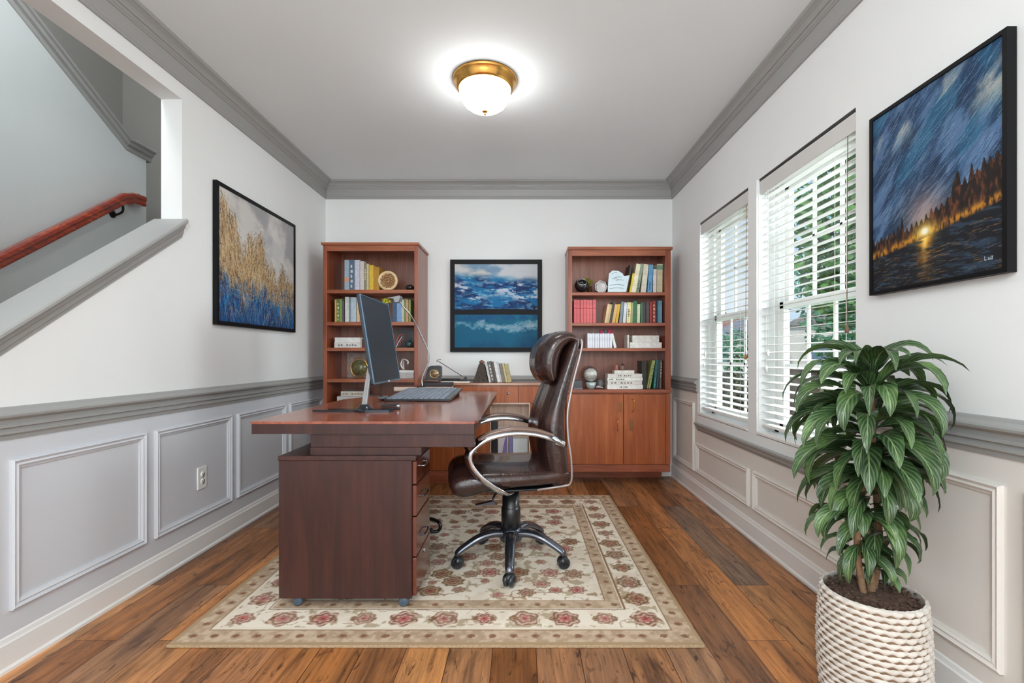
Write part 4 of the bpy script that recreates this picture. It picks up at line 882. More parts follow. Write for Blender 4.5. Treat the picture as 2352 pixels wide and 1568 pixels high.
b = B(); prism(b, [(px(x_, 4.165), max(sr[0]+.0005, pz(y_, 4.165))) for x_, y_ in ((1396, 670.5), (1397, 645), (1399, 628), (1407, 621), (1420, 622), (1430, 628), (1433, 634), (1446, 632), (1438, 670.5))], 4.162, 4.176, 'Y'); link('plate', b, plain('pale_blue_glaze', (196, 210, 216), .35, var=.06, scale=20), pv)
b = B()
for k, (x0_, y0_, x1_, y1_) in enumerate(((1404, 630, 1418, 626), (1406, 640, 1428, 636), (1410, 641, 1420, 642), (1414, 645, 1432, 643), (1400, 655, 1434, 655), (1400, 663, 1432, 662))): tube(b, smooth_path([P(x0_, y0_, 4.158), P((x0_+x1_)/2, (y0_+y1_)/2-2, 4.158), P(x1_, y1_, 4.158)]), .0012, 6)
link('line_drawing', b, cmat((70, 80, 90)), pv)
# counter shelf ornaments
gb = thing('globe_ornament', (px(1356, 4.2), 4.2, s4), 'silver-grey engraved round ornament on glass foot beside the chair back', 'ornament')
b = B(); c_ = px(1356, 4.2); lathe(b, [(0, -.02), (.054, -.02), (.062, 0), (.054, .02), (0, .02)], (c_, 4.2, s4+.125), 36, 'Y'); link('disc', b, plain('engraved_silver', (176, 172, 166), .3, .5, var=.4, scale=50, bump=.4), gb)
b = B(); pts = [(c_-.004+.068*math.cos(a), 4.225, s4+.125+.068*math.sin(a)) for a in [2*PI*k/32 for k in range(33)]]; tube(b, pts, .009, 8); link('dark_ring', b, plain('brown_ring', (82, 60, 54), .4), gb)
b = B(); lathe(b, [(0, 0), (.03, 0), (.042, .03), (.048, .058), (0, .058)], (c_+.004, 4.2, s4+.001), 28); link('glass_foot', b, plain('pale_glass', (190, 206, 206), .1, .2), gb)
b = B(); blob(b, (px(1380, 4.22), 4.26, s4+.044), (.036, .034, .043), 3, .03, 3); tag(link('grey_stone', b, plain('grey_marble', (120, 118, 120), .4, var=.3)), 'rounded grey stone beside the white book stack', 'stone')
b = B(); rn = random.Random(8)
for k in range(5): tube(b, smooth_path([(px(1368, 4.17)+k*.008, 4.15, s4+.012), (px(1372, 4.17)+k*.008, 4.14, s4+.03-.003*k), (px(1378, 4.17)+k*.006, 4.15, s4+.012)]), .003, 6)
tag(link('bead_string', b, plain('white_beads', (214, 214, 218), .3, .2)), 'small heap of white and dark beads in front of the grey stone', 'beads')
b = B(); box(b, px(1318, 4.17), px(1338, 4.17), 4.155, 4.185, s4+.0005, s4+.012); box(b, px(1318, 4.2), px(1340, 4.2), 4.28, 4.37, s4+.0005, s4+.07, bev=.004); tag(link('desk_tray', b, plain('grey_tray', (120, 122, 130), .5)), 'grey tray at the left end of the right countertop, behind the chair', 'tray')
zz = s4+.0005; hs = [(1394, 1475, 878, 887.5, 'fourth from top'), (1394, 1475, 872, 0, 'third from top'), (1394, 1475, 864, 0, 'second from top'), (1394, 1475, 857, 0, 'topmost of the wide ones')]
hgt = [.041, .036, .033, .036]
for k in range(4):
    flatbook(px(1394, Zr)+(.0, .004, .001, .005)[k], px(1475, Zr)-(.0, .005, .001, .004)[k], zz, zz+hgt[k]-.0035, Zr-.02+(0, .006, .002, .006)[k], .17, (222, 216, 208) if k % 2 else (232, 230, 224), 'white book, %s in the stack on the right countertop' % ['bottom one', 'second from bottom', 'third from bottom', 'fourth from bottom'][k], 'white book stack on the right countertop', ((110, 106, 100), (.35, .1, .05, .3)[k], (.6, .75, .5, .7)[k])); zz += hgt[k]-.0030
flatbook(px(1411, Zr), px(1457, Zr), zz, zz+.03, Zr, .12, (226, 222, 214), 'small white book crowning the stack on the right countertop', 'white book stack on the right countertop'); zz += .03
b = B(); lathe(b, [(0, 0), (.018, 0), (.017, .03), (.012, .045), (0, .05)], (px(1418, Zr), Zr+.05, zz+.0005), 20); tag(link('candle', b, plain('rose_wax', (176, 112, 104), .5)), 'small rose candle on top of the white book stack', 'candle')
jr = thing('small_jar', (px(1431, Zr), Zr+.05, zz), 'small brown jar with dark sprig on top of the white book stack', 'jar')
b = B(); lathe(b, [(0, 0), (.024, 0), (.026, .02), (.024, .042), (0, .044)], (px(1431, Zr), Zr+.05, zz+.0005), 20); link('pot', b, plain('brown_glaze', (128, 100, 88), .35), jr)
b = B(); leaf_cloud(b, (px(1433, Zr), Zr+.05, zz+.05), (.02, .012, .008), 24, .006, 12); link('sprig', b, M['black'], jr)
Zd = 4.2
row([(1477, 1488, 825, (44, 40, 38), 'wide black binder', 0, None), (1489, 1492.5, 824, (150, 156, 92), 'slim lime-green folder leaning', 13, None), (1494, 1498, 824, (168, 172, 110), 'slim yellow-green folder leaning', 12, ((60, 60, 40), .3, .9)), (1501, 1507, 823, (40, 96, 92), 'teal folder', 6, ((90, 190, 150), .05, .4)), (1509, 1514, 823, (50, 60, 78), 'dark blue folder', 4, None), (1515, 1519.5, 823, (88, 100, 96), 'grey-green speckled folder', 2, ((206, 210, 200), .4, .95))],
    Zd, 889, 'beside the white book stack', 'folders on the right countertop', .16, s4+.0005)

# ------------------------------------------------------------------ middle credenza
ZM = 4.17; xm = lambda x: px(x, ZM); zm = lambda y: pz(y, ZM)
cr = thing('credenza', (xm(1140), 4.3, 0), 'long low mahogany credenza between the two bookcases under the picture', 'cabinet')
C0, C1 = X1+.004, K0-.004; ct = zm(879)
NX0, NX1, NZ0, NZ1 = xm(1128), xm(1215), zm(1062), zm(928)
b = B()   # carcass with an open niche
box(b, C0, NX0-.012, ZM+.02, YBK, .07, ct-.022); box(b, NX1+.012, C1, ZM+.02, YBK, .07, ct-.022); box(b, NX0-.012, NX1+.012, ZM+.02, YBK, .07, NZ0-.012); box(b, NX0-.012, NX1+.012, ZM+.02, YBK, NZ1+.012, ct-.022); link('carcass', b, M['wood_rc'], cr)
b = B(); lm = wood('light_niche_lining', (206, 170, 146), (220, 190, 168), (230, 204, 186), 'Z', .3, .3)
yn = ZM+.12; box(b, NX0-.012, NX1+.012, yn, yn+.012, NZ0-.012, NZ1+.012); box(b, NX0-.012, NX0, ZM, yn, NZ0, NZ1); box(b, NX1, NX1+.012, ZM, yn, NZ0, NZ1); box(b, NX0-.012, NX1+.012, ZM, yn, NZ0-.012, NZ0); box(b, NX0-.012, NX1+.012, ZM, yn, NZ1, NZ1+.012)
link('niche_lining', b, lm, cr)
bx('countertop', wood('pale_mahogany_top', (176, 124, 100), (196, 148, 124), (206, 166, 142), 'X', .25, .5), cr, C0, C1, ZM-.02, YBK, ct-.022, ct, bev=.003)
for a, c in ((987, 1044), (1045, 1190), (1191, 1299)):
    dw = bx('drawer', M['wood_rc'], cr, max(C0, xm(a)), min(C1, xm(c)), ZM, ZM+.019, zm(925), zm(886), bev=.0015)
    b = B(); q = P({987: 1016, 1045: 1167, 1191: 1245}[a], 903, ZM); lathe(b, [(0, -.004), (.010, -.004), (.012, 0), (.010, .004), (.006, .005), (.005, .008), (0, .008)], q, 20, 'Y'); link('keyhole', b, M['silver'], dw)
for a, c in ((987, 1044), (1045, 1126), (1217, 1299)): bx('door', M['wood_rc'], cr, max(C0, xm(a)), min(C1, xm(c)), ZM, ZM+.019, .115, zm(927), bev=.0015)
bx('plinth', M['wood_rcx'], cr, C0, C1, ZM+.004, ZM+.03, 0, .108, bev=.003)
# things in the niche
b = B(); box(b, NX0+.005, NX0+.055, ZM+.02, ZM+.115, NZ0+.0005, NZ0+.36, bev=.004); tag(link('file_box', b, M['black']), 'black file box in the open credenza niche behind the chair arm', 'file box')
b = B(); blob(b, (NX0+.055, ZM+.065, NZ0+.392), (.05, .045, .030), 3, .08, 2); tag(link('dark_pouch', b, plain('brown_pouch', (74, 58, 50), .5)), 'small dark brown pouch lying on the black file box', 'pouch')
mg = thing('magazine', (NX0+.09, ZM+.03, NZ0), 'white magazine with purple cover drawing standing in the credenza niche', 'magazine')
b = B(); box(b, NX0+.06, NX0+.15, ZM+.02, ZM+.035, NZ0+.0005, NZ0+.31); link('cover', b, plain('magazine_white', (206, 196, 200), .3), mg)
b = B(); prism(b, [(NX0+.085, NZ0+.02), (NX0+.145, NZ0+.02), (NX0+.14, NZ0+.24), (NX0+.12, NZ0+.2)], ZM+.018, ZM+.0195, 'Y'); link('cover_drawing', b, cmat((120, 108, 158)), mg)
b = B(); prism(b, [(NX0+.155, NZ0+.001), (NX0+.235, NZ0+.001), (NX0+.165, NZ0+.33)], ZM+.07, ZM+.075, 'Y'); tag(link('purple_leaflet', b, cmat((132, 122, 172))), 'pointed purple leaflet beside the magazine in the niche', 'leaflet')
b = B(); box(b, NX0+.19, NX1-.01, ZM+.06, ZM+.115, NZ0+.0005, NZ0+.2, bev=.004); tag(link('white_box', b, plain('white_card', (214, 222, 224), .5)), 'white card box at right in the open credenza niche', 'box')

# on the credenza
bkn = thing('bookend', (xm(1103), 4.24, ct), 'dark carved wedge bookend with reddish top beside the leaning books', 'bookend')
b = B(); prism(b, [(px(1086, 4.2), ct+.0005), (px(1121, 4.2), ct+.0005), (px(1112, 4.2), ct+.165), (px(1100, 4.2), ct+.165)], 4.2, 4.3, 'Y')
bmesh.ops.subdivide_edges(b, edges=b.edges[:], cuts=3, use_grid_fill=True); link('wedge', b, plain('carved_bronze', (74, 64, 56), .35, .4, var=.6, scale=60, bump=.9), bkn)
b = B(); blob(b, (px(1106, 4.2), 4.25, ct+.180), (.026, .03, .018), 2, .2, 7); link('knob', b, plain('red_clay', (130, 90, 78), .6), bkn)
bk = [((206, 206, 200), 'white book leaning outward', 5), ((96, 92, 92), 'grey marbled book', 9), ((88, 72, 62), 'brown book', 5), ((224, 224, 224), 'white book', 7), ((206, 208, 216), 'slim white book', 4), ((128, 112, 92), 'taupe book', 7), ((196, 184, 140), 'cream book', 5), ((176, 160, 110), 'khaki book', 8)]
x = 1123; it = []
for i, (c_, wds, w_) in enumerate(bk): it.append((x, x+w_, 828+[3, 0, 1, 2, 3, 5, 4, 6][i], c_, wds, -10, ((210, 206, 196), .1, .9) if i == 1 else None)); x += w_+.3
row(it, 4.21, 876, 'on the credenza', 'books on the credenza', .13, ct)
b = B(); box(b, px(1012, 4.24), px(1052, 4.24), 4.24, 4.38, ct+.0005, ct+.035, bev=.006); tag(link('black_case', b, M['black']), 'flat black case on the credenza left of the leaning books', 'case')
b = B(); box(b, px(1012, 4.17), px(1078, 4.17), 4.165, 4.235, ct+.0005, ct+.012, bev=.001); tag(link('paper_stack', b, M['paper']), 'low stack of white paper on the credenza in front of the black case', 'paper')
dl = thing('desk_lamp', (px(1062, 4.2), 4.2, ct), 'thin black angled lamp arm rising from a small foot on the credenza', 'lamp')
b = B(); tube(b, [P(1062, 864, 4.2)+Vector((0, 0, -.0)), P(1008, 830, 4.2)], .0028, 8); link('arm', b, M['black'], dl)
b = B(); tube(b, smooth_path([P(1013, 825.5, 4.2), P(1006, 826.5, 4.2), P(1003, 829, 4.2), P(1008, 831, 4.2)]), .0025, 8); link('head', b, M['black'], dl)
b = B(); prism(b, [(px(1055, 4.2), ct+.0125), (px(1073, 4.2), ct+.0125), (px(1072, 4.2), ct+.055), (px(1066, 4.2), ct+.05), (px(1064, 4.2), ct+.025)], 4.19, 4.215, 'Y'); link('foot', b, M['black'], dl)

# ------------------------------------------------------------------ desk
DT = .832; DX0, DX1, DY0, DY1 = -1.189, -.197, 2.08, 3.90
dk = thing('desk', (-.7, 3.0, 0), 'large polished mahogany desk with dark front beam in the middle of the room', 'desk')
b = B(); prism(b, [(DX0, DY0), (DX1-.008, DY0), (DX1+.003, DY0+.03), (DX1, DY1-.08), (DX1-.05, DY1), (DX0+.35, DY1), (DX0, DY1-.75)], DT-.012, DT, 'Z')
bmesh.ops.bevel(b, geom=[e for e in b.edges if abs(e.verts[0].co.z-e.verts[1].co.z) < 1e-5], offset=.004, segments=2, affect='EDGES'); link('desktop', b, M['wood_top'], dk)
b = B(); prism(b, [(DX0+.004, DY0+.003), (DX1-.012, DY0+.003), (DX1-.012, DY1-.09), (DX1-.06, DY1-.01), (DX0+.355, DY1-.01), (DX0+.004, DY1-.755)], DT-.055, DT-.0125, 'Z'); link('edge_band', b, M['wood_dk'], dk)
bx('front_beam', M['wood_dk'], dk, px(713, 2.1), px(1090, 2.1), 2.10, 2.14, pz(1027, 2.1), DT-.0555, bev=.002)
bx('spacer_block', M['wood_dk'], dk, px(713, 2.1), px(968, 2.1), 2.10, 2.36, .6815, pz(1027, 2.1)-.0005)
bx('side_beam', M['wood_lcx'], dk, DX1-.14, DX1-.115, 2.141, 3.72, DT-.125, DT-.0555)
bx('long_panel', M['wood_dk'], dk, -.80, -.775, 2.42, 3.72, .013, DT-.0555)
bx('end_panel', M['wood_dk'], dk, -1.02, -.76, 3.721, 3.75, .013, DT-.0555)

# pedestal
pd = thing('drawer_pedestal', (-.76, 2.25, .012), 'dark mahogany rolling drawer pedestal under the near end of the desk', 'drawer unit')
PX0, PX1, PY0, PY1 = px(640, 2.08), px(955, 2.08), 2.08, 2.40; pb, pt = .056, .66
bx('carcass', M['wood_dk'], pd, PX0, PX1-.018, PY0, PY1, pb, pt, bev=.002)
b = B(); box(b, PX0-.002, PX1+.002, PY0-.004, PY1+.004, pt+.0005, .681, bev=.003); link('top_board', b, M['wood_dk'], pd)
zs = [(.555, .655), (.415, .548), (.235, .408), (.062, .228)]
for i, (a, c) in enumerate(zs):
    dw = bx('drawer', M['wood_md'], pd, PX1-.0175, PX1, PY0+.012, PY1-.006, a, c, bev=.002)
    b = B(); ym = (PY0+PY1)/2
    if i < 3: tube(b, smooth_path([(PX1, ym-.05, a+.06), (PX1+.014, ym-.045, a+.06), (PX1+.016, ym, a+.06), (PX1+.014, ym+.045, a+.06), (PX1, ym+.05, a+.06)]), .004, 8); link('handle', b, M['chrome'] if i == 0 else M['gun'], dw)
    if i in (3,):
        lathe(b, [(0, 0), (.012, 0), (.011, .004), (0, .005)], (PX1, ym+.02, c-.03), 18, 'X'); link('lock', b, M['silver'], dw)
for i, (x_, y_) in enumerate(((px(683, 2.1), 2.108), (px(925, 2.08), 2.102), (PX0+.06, 2.34), (PX1-.06, 2.34))):
    b = B(); lathe(b, [(0, -.013), (.016, -.013), (.0225, -.008), (.0225, .008), (.016, .013), (0, .013)], (x_, y_, .0360), 24, 'Y'); ct_ = link('caster', b, M['castergrey'], pd)
    b = B(); box(b, x_-.016, x_+.004, y_-.010, y_+.010, .044, pb, bev=.002); link('caster_fork', b, M['black'], ct_)

# monitor
mo = thing('monitor', (-.84, 2.5, DT), 'slim black monitor tilted back on the desk, seen nearly edge-on', 'monitor')
RM = about((-.80, 2.6, .97), 'Y', math.radians(-9)); mh = .50; my0, my1 = 2.58, 3.13
b = B(); box(b, -.823, -.802, my0, my1, .965, .965+mh, bev=.005, rot=RM); link('housing', b, plain('monitor_shell', (32, 40, 52), .3, .3, .3), mo)
b = B(); box(b, -.802, -.8005, my0+.010, my1-.010, .978, .965+mh-.012, rot=RM); link('screen', b, plain('dark_screen', (40, 44, 50), .5, 0, 0, bump=0), mo)
b = B(); box(b, -.806, -.799, my0-.002, my0+.009, .965, .965+mh, bev=.002, rot=RM); box(b, -.806, -.799, my0, my1, .963, .974, bev=.002, rot=RM); box(b, -.806, -.799, my1-.006, my1+.002, .965, .965+mh, bev=.002, rot=RM); box(b, -.806, -.800, my0, my1, .965+mh-.008, .966+mh, bev=.002, rot=RM); link('bezel', b, plain('steel_blue_bezel', (86, 112, 134), .25, .7, .3), mo)
b = B(); blob(b, tuple(RM @ Vector((-.799, 2.86, .969))), (.004, .008, .007), 2); link('power_light', b, M['white'], mo)
nk = smooth_path([P(836, 944, 2.47), P(838, 925, 2.50), P(844, 880, 2.56), P(850, 838, 2.62)+Vector((-.0, 0, 0)), P(853, 828, 2.66)])
b = B(); tube(b, nk, .016, 12, .7, taper=[1.7 if i < 3 else 1.15-.5*i/len(nk) for i in range(len(nk))]); link('neck', b, M['silver'], mo)
b = B(); tube(b, [P(851, 845, 2.62), (-.855, 2.86, 1.16)], .012, 10); box(b, -.872, -.845, 2.80, 2.92, 1.10, 1.22, bev=.006, rot=None); link('mount', b, M['black'], mo)
b = B()
Rb = Matrix.Translation((-.83, 2.46, 0)); z0 = DT+.0005
prism(b, [(-1.075, 2.44), (-.86, 2.435), (-.80, 2.42), (-.68, 2.43), (-.66, 2.45), (-.68, 2.475), (-.80, 2.48), (-.88, 2.475), (-.98, 2.458)], z0, z0+.010, 'Z')
prism(b, [(-1.02, 2.50), (-.86, 2.47), (-.80, 2.47), (-.68, 2.52), (-.69, 2.54), (-.82, 2.51), (-.98, 2.53)], z0, z0+.009, 'Z')
lathe(b, [(0, 0), (.05, 0), (.048, .010), (.03, .02), (.022, .035), (0, .035)], (px(838, 2.47), 2.47, z0), 28); link('base', b, plain('dark_steel', (38, 46, 54), .25, .6, .3), mo)
gd_ = thing('stapler', (-.70, 2.52, DT), 'small black and chrome stapler beside the monitor foot', 'stapler')
b = B(); box(b, -.76, -.655, 2.545, 2.575, z0, z0+.010, bev=.003); box(b, -.755, -.66, 2.548, 2.572, z0+.014, z0+.026, bev=.004, rot=about((-.755, 0, z0+.014), 'Y', -.05)); link('body', b, M['black'], gd_)
b = B(); lathe(b, [(0, -.013), (.009, -.013), (.009, .013), (0, .013)], (-.665, 2.56, z0+.017), 16, 'Y'); link('hinge', b, M['chrome'], gd_)

# keyboard, mouse
kb_ = thing('keyboard', (-.65, 3.3, DT), 'wide dark keyboard with pale blue-grey keys on the desk', 'keyboard')
R_ = about((0, 3.0, DT), 'X', math.radians(2.6)); KX0, KX1, KY0, KY1 = -.87, -.45, 3.0, 3.62
b = B(); box(b, KX0, KX1, KY0, KY1, DT+.001, DT+.016, bev=.004, rot=R_); box(b, KX0+.02, KX1-.02, KY1-.05, KY1-.03, DT+.0005, DT+.026); link('case', b, plain('keyboard_case', (34, 40, 46), .35, .2, .3), kb_)
b = B(); nx, ny = 11, 17
for i in range(nx):
    for j in range(ny):
        x_ = KX0+.014+(KX1-KX0-.05)*i/nx; y_ = KY0+.012+(KY1-KY0-.024)*j/ny
        box(b, x_, x_+(KX1-KX0-.05)/nx-.004, y_, y_+(KY1-KY0-.024)/ny-.004, DT+.016, DT+.021, rot=R_)
link('keys', b, plain('grey_keycaps', (150, 162, 178), .45, .1, var=.25, scale=30), kb_)
mu = thing('mouse', (-.92, 2.93, DT), 'grey computer mouse at the left end of the keyboard', 'mouse')
b = B(); blob(b, (-.905, 3.1, DT+.0165), (.034, .062, .016), 3); link('shell', b, plain('mouse_grey', (120, 126, 132), .3, .2, .2), mu)
b = B(); lathe(b, [(0, -.004), (.006, -.004), (.006, .004), (0, .004)], (-.905, 3.06, DT+.031), 14, 'X'); link('scroll_wheel', b, M['black'], mu)
# notebooks near the back of the desk
Zn = 3.73
for (a, c, rgb, lab) in ((903, 959, (120, 66, 50), 'brown notebook with cream page edge, left of two on the desk'), (960.5, 1037, (104, 58, 46), 'brown notebook with white page edge, right of two on the desk')):
    r = thing('notebook', (px((a+c)/2, Zn), Zn+.06, DT), lab, 'notebook', 'notebooks behind the keyboard')
    x0_, x1_ = px(a, Zn), px(c, Zn); b = B(); box(b, x0_, x1_, Zn, Zn+.14, DT+.0005, DT+.010, bev=.002); box(b, x0_, x1_, Zn, Zn+.14, DT+.046, DT+.050, bev=.001); link('cover', b, cmat(rgb), r)
    b = B(); box(b, x0_+.003, x1_-.003, Zn-.002, Zn+.13, DT+.0105, DT+.0455, bev=.008); link('pages', b, plain('cream_pages', (222, 204, 190), .7, scale=80), r)
b = B(); box(b, px(966, Zn), px(1037, Zn)-.002, Zn+.006, Zn+.13, DT+.0505, DT+.078, bev=.003); tag(link('black_book', b, cmat((44, 38, 44))), 'dark book lying on the right-hand notebook, under the clock', 'book')
ck = thing('desk_clock', (px(994, 3.78), 3.79, DT+.078), 'dark arched desk clock with bronze swirl face on the books', 'clock')
zc0 = DT+.0785; b = B(); prism(b, [(px(x_, 3.78), z_) for x_, z_ in ((975, zc0), (1010, zc0), (1014, zc0+.05), (1014, zc0+.128), (1008, zc0+.134), (990, zc0+.132), (984, zc0+.122), (979, zc0+.07))], 3.77, 3.82, 'Y')
bmesh.ops.bevel(b, geom=b.edges[:], offset=.004, segments=2, affect='EDGES'); link('case', b, M['black'], ck)
b = B(); cx_, cz_ = px(996, 3.76), zc0+.075
pts = [(cx_+(.012+.0042*k)*math.cos(k*.75), 3.764, cz_+(.012+.0046*k)*math.sin(k*.75)) for k in range(9)]; tube(b, smooth_path(pts, 4), .007, 8); lathe(b, [(0, -.004), (.034, -.003), (.034, .004), (0, .005)], (cx_+.006, 3.768, cz_-.005), 28, 'Y'); link('swirl_face', b, plain('bronze_swirl', (150, 126, 96), .3, .6, var=.4, scale=40), ck)
b = B(); tube(b, smooth_path([(px(973, 3.76), 3.755, zc0+.008), (px(985, 3.76), 3.75, zc0+.014), (px(1008, 3.76), 3.755, zc0+.010)]), .008, 8); link('foot_rail', b, plain('bronze_rail', (120, 86, 72), .35, .5), ck)
# silver arc lamp
al = thing('desk_lamp', (px(986, 3.70), 3.70, DT), 'silver arc desk lamp curving over the right side of the monitor', 'lamp')
pts = [P(919, 693, 3.5), P(925, 703, 3.52), P(942, 722, 3.56), P(958, 750, 3.62), P(972, 780, 3.66), P(983, 806, 3.69), P(984, 830, 3.70), P(970, 868, 3.705)]; pts.append(Vector((pts[-1].x+.0, 3.705, DT+.052)))
b = B(); tube(b, smooth_path(pts, 10), .0055, 12); link('arm', b, M['silver'], al)
q = P(912, 688, 3.5); b = B(); prism(b, [(px(892, 3.5), q.z+.008), (px(921, 3.5), q.z+.026), (px(922, 3.5), q.z+.010), (px(918, 3.5), q.z-.022), (px(910, 3.5), q.z-.022), (px(907, 3.5), q.z+.004)], 3.46, 3.54, 'Y'); link('shade', b, plain('grey_shade', (140, 140, 142), .35, .4), al)
b = B(); box(b, pts[-1].x-.02, pts[-1].x+.02, 3.69, 3.73, DT+.0785 if False else DT+.0505, DT+.056, bev=.002); link('clamp_base', b, M['gun'], al)

# ------------------------------------------------------------------ office chair (faces left, turned slightly to the camera)
CC = Vector((-.058, 2.57, 0)); TH = math.radians(9); RC = Matrix.Rotation(TH, 4, 'Z'); MC = Matrix.Translation(CC) @ RC
def loc(x, y, yl):
    """local point of the chair at side offset yl that shows at pixel x, y"""
    k = (x-CXP)/F; ct_, st = math.cos(TH), math.sin(TH)
    # X = Cx + xl ct - yl st ; Y = Cy + xl st + yl ct ; X = k Y
    xl_ = (k*(CC.y+yl*ct_)-CC.x+yl*st)/(ct_-k*st); Y = CC.y+xl_*st+yl*ct_
    return Vector((xl_, yl, EYE-(y-CYP)*Y/F))
ch = thing('office_chair', (CC.x, CC.y, .012), 'high-backed dark brown leather office chair with chrome arms on wheels', 'chair')
def clink(name, b, mat, parent=ch): b.transform(MC); return link(name, b, mat, parent)
def pad(b, path, ring=32, expo=2.6, flutes=0, depth=.0, front=1):
    """path rows: x, z, thickness, half width; a soft cushion swept along it"""
    pts = [Vector((p[0], 0, p[1])) for p in path]; rings = []
    n_ = len(path)
    for i in range(n_):
        d = (pts[min(i+1, n_-1)]-pts[max(i-1, 0)]).normalized(); nrm = Vector((-d.z, 0, d.x)); th, hw = path[i][2]/2, path[i][3]; r = []
        for k in range(ring):
            a = 2*PI*k/ring; c_, s_ = math.cos(a), math.sin(a); u_ = hw*math.copysign(abs(c_)**(2/expo), c_); v_ = th*math.copysign(abs(s_)**(2/expo), s_)
            if flutes and s_*front > .2: v_ *= 1-depth*abs(math.cos(flutes*PI*u_/hw/2))**6
            r.append(b.verts.new(pts[i]+Vector((0, u_, 0))+nrm*v_))
        rings.append(r)
    for A, C in zip(rings, rings[1:]):
        for k in range(ring): b.faces.new((A[k], A[(k+1) % ring], C[(k+1) % ring], C[k])).smooth = True
    b.faces.new(rings[0]).smooth = True; b.faces.new(rings[-1][::-1]).smooth = True; bmesh.ops.recalc_face_normals(b, faces=b.faces[:])
def refine(rows, n_=5):
    vs = [Vector((r[0], r[1], r[2], r[3])) for r in rows]; out = []
    e = [vs[0]*2-vs[1]]+vs+[vs[-1]*2-vs[-2]]
    for i in range(1, len(e)-2):
        p0, p1, p2, p3 = e[i-1:i+3]
        for k in range(n_): u_ = k/n_; out.append(.5*((2*p1)+(p2-p0)*u_+(2*p0-5*p1+4*p2-p3)*u_*u_+(3*p1-p0-3*p2+p3)*u_**3))
    out.append(vs[-1]); return [(max(-9, v.x), v.y, max(.006, v.z), max(.01, v[3])) for v in out]
b = B(); pad(b, refine([(-.328, .470, .02, .20), (-.318, .474, .10, .235), (-.285, .482, .160, .25), (-.23, .492, .170, .255), (-.15, .503, .148, .26), (.0, .510, .122, .26), (.14, .512, .118, .25), (.235, .52, .11, .24), (.268, .525, .02, .22)]), flutes=5, depth=.14); clink('seat', b, M['leather'])
b = B(); pad(b, refine([(-.16, .448, .01, .16), (-.15, .447, .03, .2), (.05, .446, .03, .2), (.18, .45, .03, .2), (.20, .455, .01, .18)]), 24); clink('seat_shell', b, M['black'])
back = [(.225, .452, .03, .215), (.218, .49, .13, .235), (.205, .60, .155, .245), (.190, .71, .155, .245), (.200, .82, .125, .238), (.228, .92, .105, .222), (.262, 1.02, .09, .205), (.296, 1.12, .08, .195), (.318, 1.19, .06, .188), (.325, 1.215, .01, .17)]
b = B(); pad(b, refine(back), 40, 3.0, flutes=6, depth=.22); clink('backrest', b, M['leather'])
# headrest roll
b = B(); hp = [(.205, .985, .02, .15), (.195, 1.0, .09, .18), (.180, 1.06, .13, .192), (.188, 1.13, .135, .195), (.225, 1.19, .115, .195), (.285, 1.215, .075, .19), (.335, 1.19, .045, .18), (.352, 1.155, .01, .165)]
pad(b, refine(hp), 36, 2.6, flutes=7, depth=.10); clink('headrest', b, M['leather'])
for sgn in (-1, 1):
    b = B(); pts = [(x_+t_*.5*.86, sgn*w_*.985, z_) for x_, z_, t_, w_ in refine(back)[3:-3]]; pts = [Vector((.10, sgn*.236, .456)), Vector((.22, sgn*.236, .468))]+[Vector(p) for p in pts]
    tube(b, pts, .0052, 8); clink('piping', b, plain('silver_piping', (176, 166, 164), .3, .4))
    b = B(); pts = [(x_, sgn*w_*.86, z_+t_*.40) for x_, z_, t_, w_ in refine(hp)[6:-4]]
    tube(b, [(x_+.0*t_-t_*.0, sgn*(w_-.002), z_) for x_, z_, t_, w_ in refine(hp)[4:-3]], .003, 6); clink('headrest_seam', b, plain('seam_tan', (112, 88, 78), .4))
# arms
for sgn in (-1, 1):
    yl = .285*sgn; near = [loc(x_, y_, -.285) for x_, y_ in ((1296, 1022), (1270, 1006), (1230, 994), (1180, 991), (1130, 1000), (1098, 1016), (1079, 1037), (1077, 1060), (1090, 1084), (1122, 1112), (1160, 1136))]
    near[-1].y = -.262; near.append(Vector((near[-1].x+.05, -.13, .418))); near[0].y = -.245
    pts = [Vector((p.x, p.y*(-sgn), p.z)) for p in near]
    sp_ = smooth_path(pts, 6); b = B(); n_ = len(sp_)
    tube(b, sp_, .025, 14, .52, up=(0, 1, 0) if False else None, taper=[.75+.35*math.sin(PI*i/n_) for i in range(n_)]); arm = clink('armrest', b, M['chrome'])
    b = B(); pp_ = smooth_path([p+Vector((0, 0, .013)) for p in pts[1:6]], 6); n2_ = len(pp_); t_ = bmesh.new()
    tube(b, pp_, .027, 12, .45, up=(0, 0, 1), taper=[.5+.5*math.sin(PI*min(1, max(0, .12+.8*i/n2_))) for i in range(n2_)]); clink('arm_pad', b, plain('taupe_pad', (128, 104, 92), .3, .1, .4), arm)
    b = B(); p = pts[0]; box(b, p.x-.035, p.x+.012, p.y-.012, p.y+.012, p.z-.014, p.z+.014, bev=.004, rot=about(tuple(p), 'Y', .35)); clink('end_cap', b, plain('pale_metal_cap', (206, 204, 200), .25, .6), arm)
